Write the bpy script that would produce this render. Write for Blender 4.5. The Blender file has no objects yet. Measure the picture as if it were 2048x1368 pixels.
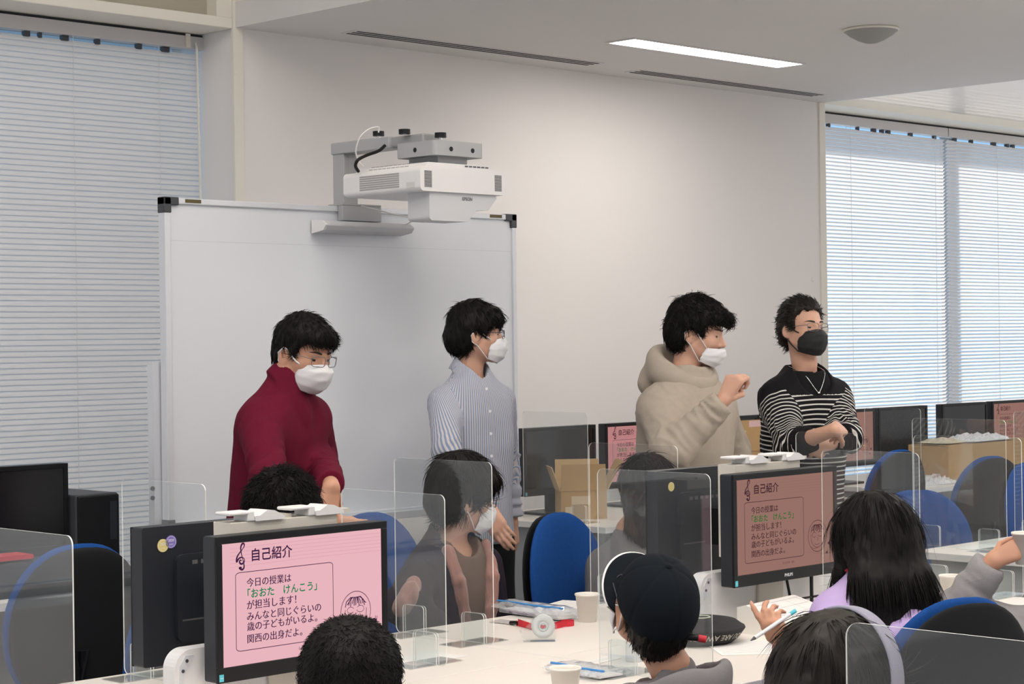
import bpy, bmesh, math, random
import numpy as np
import openvdb
from mathutils import Vector, Matrix

SC = bpy.context.scene
COL = SC.collection
# ------------------------------------------------------------------ camera
FPX = 3950.0
CAM_H = 1.55
cam_data = bpy.data.cameras.new('camera')
cam = bpy.data.objects.new('camera', cam_data)
COL.objects.link(cam)
cam_data.sensor_width = 36.0
cam_data.lens = FPX / 2048.0 * 36.0
cam_data.clip_start = 0.05
cam_data.clip_end = 200.0
CAM_M = (Matrix.Translation((0, 0, CAM_H)) @ Matrix.Rotation(math.radians(-45), 4, 'Z')
         @ Matrix.Rotation(math.radians(90 - 0.036), 4, 'X') @ Matrix.Rotation(math.radians(-0.745), 4, 'Z'))
cam.matrix_world = CAM_M
SC.camera = cam
# ------------------------------------------------------------------ exposure and daylight
SC.view_settings.view_transform = 'Standard'
SC.view_settings.look = 'None'
SC.view_settings.exposure = 0.0
SC.view_settings.gamma = 1.0
SC.view_settings.use_curve_mapping = False
SC.cycles.transparent_max_bounces = 40
SC.cycles.max_bounces = 8
SC.cycles.diffuse_bounces = 5
SC.cycles.sample_clamp_indirect = 6.0
SKY_BLUE = (0.46, 0.80, 1.2)
ROOM_SIDE = (0.56, 0.545, 0.54)
SKY_STRENGTH = 1.0
SUN_STRENGTH = 12.5
LAMP_STRENGTH = 27.0

world = bpy.data.worlds.new('daylight')
SC.world = world
world.use_nodes = True
wn = world.node_tree
wn.nodes.clear()
w_out = wn.nodes.new('ShaderNodeOutputWorld')
w_bg = wn.nodes.new('ShaderNodeBackground')
w_geo = wn.nodes.new('ShaderNodeTexCoord')
w_sep = wn.nodes.new('ShaderNodeSeparateXYZ')
w_map = wn.nodes.new('ShaderNodeMapRange')
w_mix = wn.nodes.new('ShaderNodeMix')
w_mix.data_type = 'RGBA'
w_map.inputs['From Min'].default_value = -0.1
w_map.inputs['From Max'].default_value = 0.25
wn.links.new(w_geo.outputs['Generated'], w_sep.inputs[0])
wn.links.new(w_sep.outputs['Y'], w_map.inputs['Value'])
wn.links.new(w_map.outputs[0], w_mix.inputs['Factor'])
w_mix.inputs['A'].default_value = (*ROOM_SIDE, 1)
w_mix.inputs['B'].default_value = (*SKY_BLUE, 1)
wn.links.new(w_mix.outputs['Result'], w_bg.inputs['Color'])
w_bg.inputs['Strength'].default_value = SKY_STRENGTH
wn.links.new(w_bg.outputs[0], w_out.inputs[0])

sun_data = bpy.data.lights.new('sun', 'SUN')
sun_data.energy = SUN_STRENGTH
sun_data.angle = math.radians(1.5)
sun_data.color = (1.0, 0.93, 0.88)
sun = bpy.data.objects.new('sun', sun_data)
COL.objects.link(sun)
_sd = Vector((-0.75, -0.62, -0.80)).normalized()
sun.rotation_euler = _sd.to_track_quat('-Z', 'Y').to_euler()
sun.location = (12, 14, 9)

# ------------------------------------------------------------------ geometry helpers
random.seed(7)
RNG = np.random.default_rng(11)
CM = np.array(CAM_M)
CMI = np.linalg.inv(CM)


def W(px, py, d):
    """World point seen at pixel (px, py) at depth d along the view axis."""
    p = CM @ np.array([(px - 1024) / FPX * d, -(py - 684) / FPX * d, -d, 1.0])
    return Vector(p[:3])


def _ray(px, py):
    a = np.array([0, 0, CAM_H])
    b = np.array(W(px, py, 1.0))
    return a, b - a


def on_z(px, py, z):
    a, r = _ray(px, py)
    return Vector(a + r * (z - a[2]) / r[2])


def on_y(px, py, y):
    a, r = _ray(px, py)
    return Vector(a + r * (y - a[1]) / r[1])


def on_x(px, py, x):
    a, r = _ray(px, py)
    return Vector(a + r * (x - a[0]) / r[0])


def proj(p):
    q = CMI @ np.array([p[0], p[1], p[2], 1.0])
    return 1024 + FPX * q[0] / -q[2], 684 - FPX * q[1] / -q[2], -q[2]


class MB:
    """Collects simple shapes into one mesh."""

    def __init__(self):
        self.v, self.f, self.m, self.s = [], [], [], []

    def add(self, vs, fs, mat=0, smooth=False):
        o = len(self.v)
        self.v += [tuple(p) for p in vs]
        for f in fs:
            self.f.append([o + i for i in f])
            self.m.append(mat)
            self.s.append(smooth)
        return self

    def box(self, x0, x1, y0, y1, z0, z1, mat=0, M=None):
        vs = [Vector((x, y, z)) for z in (z0, z1) for y in (y0, y1) for x in (x0, x1)]
        if M is not None:
            vs = [M @ p for p in vs]
        return self.add(vs, [(0, 2, 3, 1), (4, 5, 7, 6), (0, 1, 5, 4), (2, 6, 7, 3), (0, 4, 6, 2), (1, 3, 7, 5)], mat)

    def cyl(self, a, b, r0, r1=None, n=16, mat=0, caps=True):
        a, b = Vector(a), Vector(b)
        r1 = r0 if r1 is None else r1
        q = (b - a).normalized().to_track_quat('Z', 'Y').to_matrix()
        vs = []
        for c, r in ((a, r0), (b, r1)):
            for i in range(n):
                t = 2 * math.pi * i / n
                vs.append(c + q @ Vector((r * math.cos(t), r * math.sin(t), 0)))
        self.add(vs, [(i, (i + 1) % n, n + (i + 1) % n, n + i) for i in range(n)], mat, True)
        if caps:
            self.add(vs[:n], [tuple(range(n - 1, -1, -1))], mat)
            self.add(vs[n:], [tuple(range(n))], mat)
        return self

    def tube(self, pts, r, n=8, mat=0, closed=False, taper=None):
        pts = [Vector(p) for p in pts]
        N = len(pts)
        vs = []
        for i, p in enumerate(pts):
            if closed:
                t = pts[(i + 1) % N] - pts[i - 1]
            else:
                t = pts[min(i + 1, N - 1)] - pts[max(i - 1, 0)]
            q = t.normalized().to_track_quat('Z', 'Y').to_matrix()
            rr = r if taper is None else r * taper[i]
            for k in range(n):
                a = 2 * math.pi * k / n
                vs.append(p + q @ Vector((rr * math.cos(a), rr * math.sin(a), 0)))
        fs = []
        for i in range(N if closed else N - 1):
            j = (i + 1) % N
            for k in range(n):
                fs.append((i * n + k, i * n + (k + 1) % n, j * n + (k + 1) % n, j * n + k))
        self.add(vs, fs, mat, True)
        if not closed:
            self.add(vs[:n], [tuple(range(n - 1, -1, -1))], mat)
            self.add(vs[-n:], [tuple(range(n))], mat)
        return self

    def lathe(self, prof, c=(0, 0, 0), n=32, mat=0, M=None):
        c = Vector(c)
        vs = []
        for r, z in prof:
            for i in range(n):
                t = 2 * math.pi * i / n
                p = Vector((r * math.cos(t), r * math.sin(t), z))
                vs.append((M @ p if M is not None else p) + c)
        fs = []
        for j in range(len(prof) - 1):
            for i in range(n):
                fs.append((j * n + i, j * n + (i + 1) % n, (j + 1) * n + (i + 1) % n, (j + 1) * n + i))
        return self.add(vs, fs, mat, True)

    def prism(self, poly, fn, t0, t1, mat=0, side_mat=None):
        """Extrude a 2D polygon: fn(u, v, t) -> point."""
        n = len(poly)
        sm = mat if side_mat is None else side_mat
        A = [fn(u, v, t0) for u, v in poly]
        B = [fn(u, v, t1) for u, v in poly]
        self.add(A, [tuple(range(n - 1, -1, -1))], mat)
        self.add(B, [tuple(range(n))], mat)
        self.add(A + B, [(i, (i + 1) % n, n + (i + 1) % n, n + i) for i in range(n)], sm)
        return self

    def build(self, name, mats, parent=None, bevel=0.0, seg=2, loc=None, recalc=True):
        me = bpy.data.meshes.new(name)
        me.from_pydata(self.v, [], self.f)
        if not isinstance(mats, (list, tuple)):
            mats = [mats]
        for m in mats:
            me.materials.append(m)
        me.polygons.foreach_set('material_index', self.m)
        me.polygons.foreach_set('use_smooth', self.s)
        if recalc:
            bm = bmesh.new()
            bm.from_mesh(me)
            bmesh.ops.recalc_face_normals(bm, faces=bm.faces)
            bm.to_mesh(me)
            bm.free()
        me.update()
        o = bpy.data.objects.new(name, me)
        COL.objects.link(o)
        if parent is not None:
            o.parent = parent
        if loc is not None:
            o.location = loc
        if bevel > 0:
            b = o.modifiers.new('soft_edge', 'BEVEL')
            b.width = bevel
            b.segments = seg
            b.limit_method = 'ANGLE'
            b.angle_limit = math.radians(50)
            b.use_clamp_overlap = True
        return o


def rrect(x0, x1, z0, z1, r, n=6, corners=(1, 1, 1, 1)):
    """Rounded rectangle polygon, counter-clockwise; corners: bl, br, tr, tl."""
    pts = []
    for k, (cx, cz, a0) in enumerate(((x0 + r, z0 + r, 180), (x1 - r, z0 + r, 270), (x1 - r, z1 - r, 0), (x0 + r, z1 - r, 90))):
        if not corners[k]:
            pts.append(((x0, z0), (x1, z0), (x1, z1), (x0, z1))[k])
            continue
        for i in range(n + 1):
            a = math.radians(a0 + 90 * i / n)
            pts.append((cx + r * math.cos(a), cz + r * math.sin(a)))
    return pts


def thing(name, label, cat, loc=(0, 0, 0), rz=0.0, group=None):
    o = bpy.data.objects.new(name, None)
    o.empty_display_size = 0.1
    COL.objects.link(o)
    o.location = loc
    o.rotation_euler = (0, 0, rz)
    o['label'] = label
    o['category'] = cat
    if group:
        o['group'] = group
    return o


def tag(o, label, cat, group=None):
    o['label'] = label
    o['category'] = cat
    if group:
        o['group'] = group
    return o


def struct(o):
    o['kind'] = 'structure'
    return o


def dup(root, label, loc, rz, group=None):
    r = root.copy()
    COL.objects.link(r)
    r.location = loc
    r.rotation_euler = (0, 0, rz)
    r['label'] = label
    if group:
        r['group'] = group
    for ch in list(root.children):
        c = ch.copy()
        COL.objects.link(c)
        c.parent = r
        for g in list(ch.children):
            d = g.copy()
            COL.objects.link(d)
            d.parent = c
    return r


# ------------------------------------------------------------------ materials
def mat(name, col, rough=0.6, metal=0.0, noise=0.0, nscale=20.0, bump=0.0, bscale=200.0, spec=0.5, trans=0.0, coat=0.0, sheen=0.0, stretch=None, emit=None):
    m = bpy.data.materials.new(name)
    m.use_nodes = True
    nt = m.node_tree
    b = nt.nodes['Principled BSDF']
    b.inputs['Base Color'].default_value = (*col, 1)
    b.inputs['Roughness'].default_value = rough
    b.inputs['Metallic'].default_value = metal
    b.inputs['Specular IOR Level'].default_value = spec
    b.inputs['Coat Weight'].default_value = coat
    b.inputs['Sheen Weight'].default_value = sheen
    b.inputs['Transmission Weight'].default_value = trans
    tc = nt.nodes.new('ShaderNodeTexCoord')
    mp = nt.nodes.new('ShaderNodeMapping')
    nt.links.new(tc.outputs['Object'], mp.inputs['Vector'])
    if stretch:
        mp.inputs['Scale'].default_value = stretch
    n = nt.nodes.new('ShaderNodeTexNoise')
    n.inputs['Scale'].default_value = nscale
    n.inputs['Detail'].default_value = 4
    nt.links.new(mp.outputs[0], n.inputs['Vector'])
    mr = nt.nodes.new('ShaderNodeMapRange')
    mr.inputs['To Min'].default_value = 1 - noise
    mr.inputs['To Max'].default_value = 1 + noise
    nt.links.new(n.outputs['Fac'], mr.inputs['Value'])
    vm = nt.nodes.new('ShaderNodeVectorMath')
    vm.operation = 'SCALE'
    vm.inputs[0].default_value = col
    nt.links.new(mr.outputs[0], vm.inputs['Scale'])
    nt.links.new(vm.outputs[0], b.inputs['Base Color'])
    if bump > 0:
        n2 = nt.nodes.new('ShaderNodeTexNoise')
        n2.inputs['Scale'].default_value = bscale
        nt.links.new(mp.outputs[0], n2.inputs['Vector'])
        bp = nt.nodes.new('ShaderNodeBump')
        bp.inputs['Strength'].default_value = bump
        bp.inputs['Distance'].default_value = 0.004
        nt.links.new(n2.outputs['Fac'], bp.inputs['Height'])
        nt.links.new(bp.outputs[0], b.inputs['Normal'])
    if emit:
        b.inputs['Emission Color'].default_value = (*emit[0], 1)
        b.inputs['Emission Strength'].default_value = emit[1]
    return m


def emat(name, col, s=1.0):
    m = bpy.data.materials.new(name)
    m.use_nodes = True
    nt = m.node_tree
    nt.nodes.clear()
    o = nt.nodes.new('ShaderNodeOutputMaterial')
    e = nt.nodes.new('ShaderNodeEmission')
    e.inputs['Color'].default_value = (*col, 1)
    e.inputs['Strength'].default_value = s
    nt.links.new(e.outputs[0], o.inputs[0])
    return m


def clear_sheet(name, haze=0.05, tint=(0.97, 0.985, 0.985), gloss_rough=0.02, boost=1.0):
    """Thin clear acrylic: see-through, mirror reflection by Fresnel, a little dust."""
    m = bpy.data.materials.new(name)
    m.use_nodes = True
    nt = m.node_tree
    nt.nodes.clear()
    o = nt.nodes.new('ShaderNodeOutputMaterial')
    t = nt.nodes.new('ShaderNodeBsdfTransparent')
    t.inputs[0].default_value = (*tint, 1)
    g = nt.nodes.new('ShaderNodeBsdfGlossy')
    g.inputs['Roughness'].default_value = gloss_rough
    df = nt.nodes.new('ShaderNodeBsdfDiffuse')
    df.inputs[0].default_value = (0.85, 0.87, 0.9, 1)
    lw = nt.nodes.new('ShaderNodeLayerWeight')
    lw.inputs['Blend'].default_value = 0.5
    pw = nt.nodes.new('ShaderNodeMath')
    pw.operation = 'POWER'
    pw.inputs[1].default_value = 4.0
    mu = nt.nodes.new('ShaderNodeMath')
    mu.operation = 'MULTIPLY_ADD'
    mu.inputs[1].default_value = 0.95
    mu.inputs[2].default_value = 0.042 * boost
    m1 = nt.nodes.new('ShaderNodeMixShader')
    m2 = nt.nodes.new('ShaderNodeMixShader')
    m1.inputs[0].default_value = haze
    nt.links.new(t.outputs[0], m1.inputs[1])
    nt.links.new(df.outputs[0], m1.inputs[2])
    nt.links.new(lw.outputs['Facing'], pw.inputs[0])
    nt.links.new(pw.outputs[0], mu.inputs[0])
    nt.links.new(mu.outputs[0], m2.inputs[0])
    nt.links.new(m1.outputs[0], m2.inputs[1])
    nt.links.new(g.outputs[0], m2.inputs[2])
    nt.links.new(m2.outputs[0], o.inputs[0])
    return m


def translucent(name, col, k=0.4):
    m = bpy.data.materials.new(name)
    m.use_nodes = True
    nt = m.node_tree
    nt.nodes.clear()
    o = nt.nodes.new('ShaderNodeOutputMaterial')
    a = nt.nodes.new('ShaderNodeBsdfDiffuse')
    b = nt.nodes.new('ShaderNodeBsdfTranslucent')
    a.inputs[0].default_value = (*col, 1)
    b.inputs[0].default_value = (*col, 1)
    x = nt.nodes.new('ShaderNodeMixShader')
    x.inputs[0].default_value = k
    nt.links.new(a.outputs[0], x.inputs[1])
    nt.links.new(b.outputs[0], x.inputs[2])
    nt.links.new(x.outputs[0], o.inputs[0])
    return m


M = {}
M['wall'] = mat('painted_wall', (0.80, 0.775, 0.76), 0.85, noise=0.012, nscale=3, bump=0.03, bscale=300)
M['ceiling'] = mat('ceiling_paint', (0.70, 0.69, 0.68), 0.9, noise=0.01, nscale=4, bump=0.03, bscale=250)
M['trim'] = mat('cream_trim', (0.80, 0.77, 0.69), 0.55, noise=0.01)
M['floor'] = mat('carpet_grey', (0.42, 0.415, 0.41), 0.95, noise=0.15, nscale=60, bump=0.3, bscale=400)
M['headrail'] = mat('headrail_grey', (0.62, 0.60, 0.60), 0.5, noise=0.01)
M['slat'] = translucent('blind_slat', (0.82, 0.795, 0.78), 0.22)
M['roller'] = mat('roller_screen', (0.42, 0.39, 0.32), 0.9, noise=0.06, nscale=8, stretch=(1, 1, 60))
M['dark_gap'] = mat('dark_gap', (0.03, 0.03, 0.035), 0.8)
M['glass'] = clear_sheet('window_glass', 0.0, (0.93, 0.96, 0.97))
M['alu'] = mat('aluminium', (0.62, 0.63, 0.66), 0.38, metal=0.55, noise=0.03)
M['alu_light'] = mat('light_aluminium', (0.72, 0.74, 0.78), 0.4, metal=0.3, noise=0.02)
M['board'] = mat('whiteboard_enamel', (0.72, 0.745, 0.79), 0.32, noise=0.012, nscale=1.5, spec=0.5)
M['dark_plastic'] = mat('dark_grey_plastic', (0.05, 0.053, 0.062), 0.5, noise=0.05)
M['black_plastic'] = mat('black_plastic', (0.007, 0.0075, 0.009), 0.4, noise=0.1, spec=0.3)
M['black_gloss'] = mat('black_screen', (0.008, 0.009, 0.011), 0.22, spec=0.55)
M['mon_back'] = mat('monitor_back_plastic', (0.014, 0.017, 0.024), 0.42, noise=0.08, bump=0.05, bscale=900)
M['grey_metal'] = mat('grey_metal', (0.36, 0.365, 0.37), 0.45, metal=0.3, noise=0.03)
M['grey_cast'] = mat('grey_cast', (0.42, 0.425, 0.435), 0.5, metal=0.2, noise=0.03)
M['white_plastic'] = mat('white_plastic', (0.78, 0.77, 0.77), 0.42, noise=0.01)
M['white_plastic_cool'] = mat('hood_grey_plastic', (0.60, 0.61, 0.63), 0.45, noise=0.01)
M['vent'] = mat('vent_dark', (0.10, 0.10, 0.105), 0.7)
M['vent_light'] = mat('vent_grey', (0.36, 0.34, 0.34), 0.7)
M['cable_white'] = mat('white_cable', (0.75, 0.74, 0.72), 0.5)
M['table'] = mat('laminate_tabletop', (0.80, 0.745, 0.69), 0.4, noise=0.012, nscale=6, spec=0.4)
M['table_edge'] = mat('tabletop_edge', (0.70, 0.69, 0.68), 0.5, noise=0.02)
M['table_leg'] = mat('table_leg_metal', (0.30, 0.30, 0.31), 0.5, metal=0.4)
M['panel_grey'] = mat('grey_end_panel', (0.30, 0.31, 0.32), 0.6, noise=0.02)
M['partition'] = mat('partition_white', (0.74, 0.74, 0.75), 0.35, noise=0.015)
M['beige'] = mat('beige_metal', (0.62, 0.585, 0.52), 0.45, noise=0.015)
M['acrylic'] = clear_sheet('acrylic_sheet', 0.02, boost=1.15)
M['acrylic_edge'] = mat('acrylic_edge', (0.86, 0.88, 0.85), 0.25, noise=0.02, emit=None)  # white colour stands in for light piped to the clear sheet's edge
M['blue_fabric'] = mat('blue_fabric', (0.012, 0.070, 0.27), 0.9, noise=0.18, nscale=90, bump=0.25, bscale=700, spec=0.15)
M['shell'] = mat('chair_shell_black', (0.008, 0.0085, 0.010), 0.65, noise=0.1, bump=0.1, bscale=500, spec=0.25)
M['chrome'] = mat('bright_metal', (0.7, 0.7, 0.7), 0.25, metal=1.0)
M['paper'] = mat('white_paper', (0.82, 0.80, 0.78), 0.8, noise=0.01)
M['cup'] = mat('paper_cup', (0.84, 0.81, 0.75), 0.6, noise=0.015)
M['cardboard'] = mat('cardboard', (0.46, 0.29, 0.13), 0.85, noise=0.07, nscale=25)
M['cardboard_in'] = mat('cardboard_light', (0.60, 0.42, 0.22), 0.85, noise=0.06, nscale=25)
M['tape_pale'] = mat('pale_tape', (0.62, 0.50, 0.34), 0.4)
M['zip_bag'] = clear_sheet('zip_bag_film', 0.35, (0.9, 0.92, 0.95), 0.12, 1.6)
M['blue_zip'] = mat('blue_zip', (0.06, 0.28, 0.65), 0.4)
M['red'] = mat('red_strap', (0.62, 0.02, 0.04), 0.55, noise=0.05)
M['tape_white'] = mat('tape_roll_white', (0.80, 0.80, 0.80), 0.4)
M['pink_label'] = mat('pink_label', (0.68, 0.46, 0.45), 0.7)
M['note_green'] = mat('pale_green_note', (0.60, 0.70, 0.50), 0.8)
M['cyan_sticker'] = mat('cyan_sticker', (0.10, 0.55, 0.66), 0.5)
M['yellow_sticker'] = mat('yellow_sticker', (0.75, 0.62, 0.22), 0.5)
M['purple_sticker'] = mat('purple_sticker', (0.22, 0.17, 0.55), 0.5)
M['white_ink'] = mat('white_ink', (0.8, 0.8, 0.82), 0.5)
M['grey_ink'] = mat('grey_ink', (0.10, 0.10, 0.11), 0.5)
M['brown'] = mat('brown_strap', (0.20, 0.14, 0.07), 0.6)
M['screen_pink'] = emat('screen_pink', (0.83, 0.47, 0.52), 0.98)
M['screen_ink'] = emat('screen_ink', (0.055, 0.016, 0.06), 1.0)
M['screen_green'] = emat('screen_green', (0.01, 0.22, 0.08), 1.0)
M['screen_line'] = emat('screen_line', (0.66, 0.32, 0.38), 1.0)
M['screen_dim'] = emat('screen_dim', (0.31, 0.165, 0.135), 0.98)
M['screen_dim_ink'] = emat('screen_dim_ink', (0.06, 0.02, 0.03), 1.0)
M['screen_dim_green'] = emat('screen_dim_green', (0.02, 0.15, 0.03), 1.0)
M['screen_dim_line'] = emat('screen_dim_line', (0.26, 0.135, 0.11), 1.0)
M['screen_mid'] = emat('screen_mid', (0.50, 0.22, 0.22), 0.98)
M['lamp'] = emat('fluorescent_diffuser', (1.0, 0.93, 0.86), LAMP_STRENGTH)
# ------------------------------------------------------------------ room shell
YW = 7.50                      # face of the white wall behind the whiteboard
X0 = on_y(468, 60, YW).x       # its left end
X1 = on_y(1645, 212, YW).x     # its right end
ZC = on_y(1645, 207, YW).z * 0.5 + on_y(468, 54, YW).z * 0.5   # dropped ceiling height
ZH = 5.0                       # upper ceiling
YG = YW + 0.27                 # blind plane
print('room', X0, X1, ZC)

b = MB()
b.box(X0, X1, YW, YW + 0.42, 0, ZH)
struct(b.build('wall_back', M['wall']))
b = MB()
b.box(-9, 17, -4, 11, -0.06, 0)
struct(b.build('floor', M['floor']))
b = MB()
b.box(X0, X1, -4, YW, ZC, ZC + 0.12)
struct(b.build('ceiling', M['ceiling']))
b = MB()
b.box(X0, X0 + 0.10, -4, YW, ZC + 0.12, ZH)
struct(b.build('wall_fascia', M['trim']))
b = MB()
b.box(-9, X0, -4, YG + 0.3, ZH, ZH + 0.1)
b.box(X1, 17, -4, YG + 0.3, ZH, ZH + 0.1)
struct(b.build('ceiling_upper', M['ceiling']))
# trim strips closing the ends of the white wall
b = MB()
b.box(X0 - 0.012, X0 + 0.045, YW - 0.012, YW + 0.01, 0, ZH)
struct(b.build('trim_1', M['trim'], bevel=0.003))
b = MB()
b.box(X1 - 0.05, X1 + 0.012, YW - 0.012, YW + 0.01, 0, ZC)
struct(b.build('trim_2', M['trim'], bevel=0.003))
# horizontal ledges (transoms) over the two window bays
ZL = ZC - 0.005
for k, (xa, xb) in enumerate(((-9, X0 - 0.013), (X1 + 0.013, 17))):
    b = MB()
    b.box(xa, xb, YW - 0.005, YG + 0.16, ZL, ZL + 0.05)
    struct(b.build('trim_%d' % (k + 3), M['trim'], bevel=0.004))
# sills and low walls
for k, (xa, xb, nm) in enumerate(((-9, X0 - 0.001, 'wall_left'), (X1 + 0.001, 17, 'wall_right'))):
    b = MB()
    b.box(xa, xb, YW + 0.02, YG + 0.2, 0, 0.42)
    struct(b.build(nm, M['wall'], bevel=0.004))
# windows: frames with mullions and panes, outside the blinds
for k, (xs, nm) in enumerate(((( -9, -6.6, -4.2, -1.8, 0.6, 3.1, X0 + 0.2), 'window_1'), ((X1 - 0.2, 12.42, 14.0, 15.5, 17), 'window_2'))):
    f = MB()
    for x in xs:
        f.box(x - 0.045, x + 0.045, YG + 0.10, YG + 0.18, 0.42, ZH)
    for z in (0.45, ZL - 0.02, ZH - 0.04):
        f.box(xs[0], xs[-1], YG + 0.10, YG + 0.18, z - 0.03, z + 0.03)
    fo = struct(f.build(nm, M['grey_metal']))
    g = MB()
    for a, c in zip(xs[:-1], xs[1:]):
        g.box(a + 0.045, c - 0.045, YG + 0.135, YG + 0.141, 0.48, ZH - 0.07)
    struct(g.build('pane', M['glass'], fo))

# unseen wing wall, added outside to keep the sun off the left bay
b = MB()
b.box(X0 + 0.05, X0 + 0.35, YG + 0.3, YG + 5.5, 0, 7.5)
struct(b.build('sun_block_wall', M['grey_metal']))


# ------------------------------------------------------------------ venetian blinds
def blind(label, xa, xb, ztop, zbot, tilt, cords, wand=None, gap=0.0, clips=True):
    t = thing('venetian_blind', label, 'blind', (0, 0, 0), 0, 'venetian blinds in the windows')
    h = MB()
    h.box(xa, xb, YG - 0.03, YG + 0.03, ztop - 0.060, ztop)
    h.box(xa, xb, YG - 0.02, YG + 0.035, ztop, ztop + 0.012, 1)
    h.build('headrail', [M['headrail'], M['dark_gap']], t)
    s = MB()
    pitch, wd = 0.0252, 0.0285
    z = ztop - 0.060 - gap - 0.012
    n = 0
    while z > zbot:
        pr = []
        for i in range(4):
            u = (i / 3 - 0.5) * wd
            bow = 0.0026 * (1 - (2 * i / 3 - 1) ** 2)
            # inner edge up, outer edge down
            y = -u * math.cos(tilt) + bow * math.sin(tilt)
            zz = u * math.sin(tilt) + bow * math.cos(tilt)
            pr.append((y, zz))
        vs, fs = [], []
        for x in (xa + 0.01, xb - 0.01):
            for y, zz in pr:
                vs.append((x, YG + y, z + zz))
        for i in range(3):
            fs.append((i, i + 1, 5 + i, 4 + i))
        s.add(vs, fs, 0, True)
        z -= pitch
        n += 1
    s.build('slats', M['slat'], t, recalc=False)
    rl = MB()
    rl.box(xa + 0.01, xb - 0.01, YG - 0.014, YG + 0.014, zbot - 0.03, zbot - 0.012)
    rl.build('bottom_rail', M['headrail'], t)
    for x in cords:
        c = MB()
        c.tube([(x, YG - 0.017, ztop - 0.05), (x, YG - 0.017, zbot - 0.01), (x, YG, zbot - 0.0115), (x, YG + 0.017, zbot - 0.01), (x, YG + 0.017, ztop - 0.05)], 0.0013, 5)
        c.build('ladder_cord', M['cable_white'], t)
    if gap > 0.004:
        x = xa + 0.1
        while x < xb - 0.05:
            k = MB()
            k.box(x, x + random.uniform(0.01, 0.045), YG - 0.012, YG + 0.012, ztop - 0.060 - gap - 0.004, ztop - 0.061)
            x += random.uniform(0.06, 0.34) if clips else 99
            k.build('slat_clip', M['dark_plastic'], t)
    if wand:
        w = MB()
        w.tube([(wand, YG - 0.045, ztop - 0.03), (wand, YG - 0.05, ztop - 0.06), (wand + 0.03, YG - 0.05, 1.1)], 0.006, 8)
        w.box(wand - 0.05, wand - 0.025, YG - 0.036, YG - 0.029, ztop - 0.055, ztop + 0.01)
        w.build('tilt_wand', M['trim'], t)
    return t


ZB = ZL - 0.014
xl = on_y(404, 300, YG).x
blind('grey venetian blind closed in the left window bay behind the whiteboard', 1.9, xl, ZB, 0.5, math.radians(-68), [on_y(316, 300, YG).x, on_y(145, 300, YG).x, 2.6], on_y(381, 100, YG).x, 0.02)
blind('closed venetian blind at the far left beyond the frame edge', -8.9, 1.88, ZB, 0.5, math.radians(-68), [-7, -5, -3, -1, 1], None, 0.02, False)
xr = on_y(1890, 300, YG).x
blind('bright sunlit venetian blind beside the right end of the white wall', X1 - 0.15, xr - 0.006, ZB, 0.5, math.radians(45), [on_y(1697, 300, YG).x, on_y(1866, 300, YG).x], None, 0.02)
blind('bright sunlit venetian blind at the right edge of the photo', xr + 0.006, 16.8, ZB, 0.5, math.radians(45), [on_y(1990, 300, YG).x, 14.6, 15.9], None, 0.02)


def upper_blind(label, xa, xb, m, name):
    t = thing(name, label, 'blind')
    s = MB()
    s.box(xa, xb, YW + 0.075, YW + 0.08, ZL + 0.055, ZH - 0.05)
    s.build('fabric', m, t)
    r = MB()
    r.box(xa, xb, YW + 0.07, YW + 0.085, ZL + 0.052, ZL + 0.064)
    r.build('hem_bar', M['headrail'], t)


upper_blind('drab green roller screen above the left ledge', -9, X0 - 0.10, M['roller'], 'roller_blind')
# slatted blind high in the right bay
t = thing('venetian_blind', 'pale blind above the right window ledge under the ceiling', 'blind', (0, 0, 0), 0, 'venetian blinds in the windows')
s = MB()
z = ZL + 0.040
while z < ZL + 1.2:
    s.add([(X1 - 0.1, YW + 0.094, z), (X1 - 0.1, YW + 0.07, z + 0.038), (16.9, YW + 0.07, z + 0.038), (16.9, YW + 0.094, z)], [(0, 1, 2, 3)])
    z += 0.0225
s.build('slats', M['slat'], t, recalc=False)
# reveal between the upper screen and the wall end on the left
b = MB()
b.box(X0 - 0.10, X0 - 0.013, YW, YW + 0.1, ZL + 0.051, ZH)
struct(b.build('trim_5', M['trim']))


# ------------------------------------------------------------------ ceiling fittings
def ceiling_lamp(label, x0, x1, y0, y1, z):
    t = thing('ceiling_lamp', label, 'lamp', ((x0 + x1) / 2, (y0 + y1) / 2, z), 0, 'recessed ceiling lamps')
    hx, hy = (x1 - x0) / 2, (y1 - y0) / 2
    d = MB()
    d.box(-hx, hx, -hy, hy, -0.004, -0.001)
    d.build('diffuser', M['lamp'], t)
    f = MB()
    for a in ((-hx - 0.014, hx + 0.014, -hy - 0.014, -hy), (-hx - 0.014, hx + 0.014, hy, hy + 0.014), (-hx - 0.014, -hx, -hy, hy), (hx, hx + 0.014, -hy, hy)):
        f.box(*a, -0.007, 0)
    f.build('frame', M['ceiling'], t)


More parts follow.
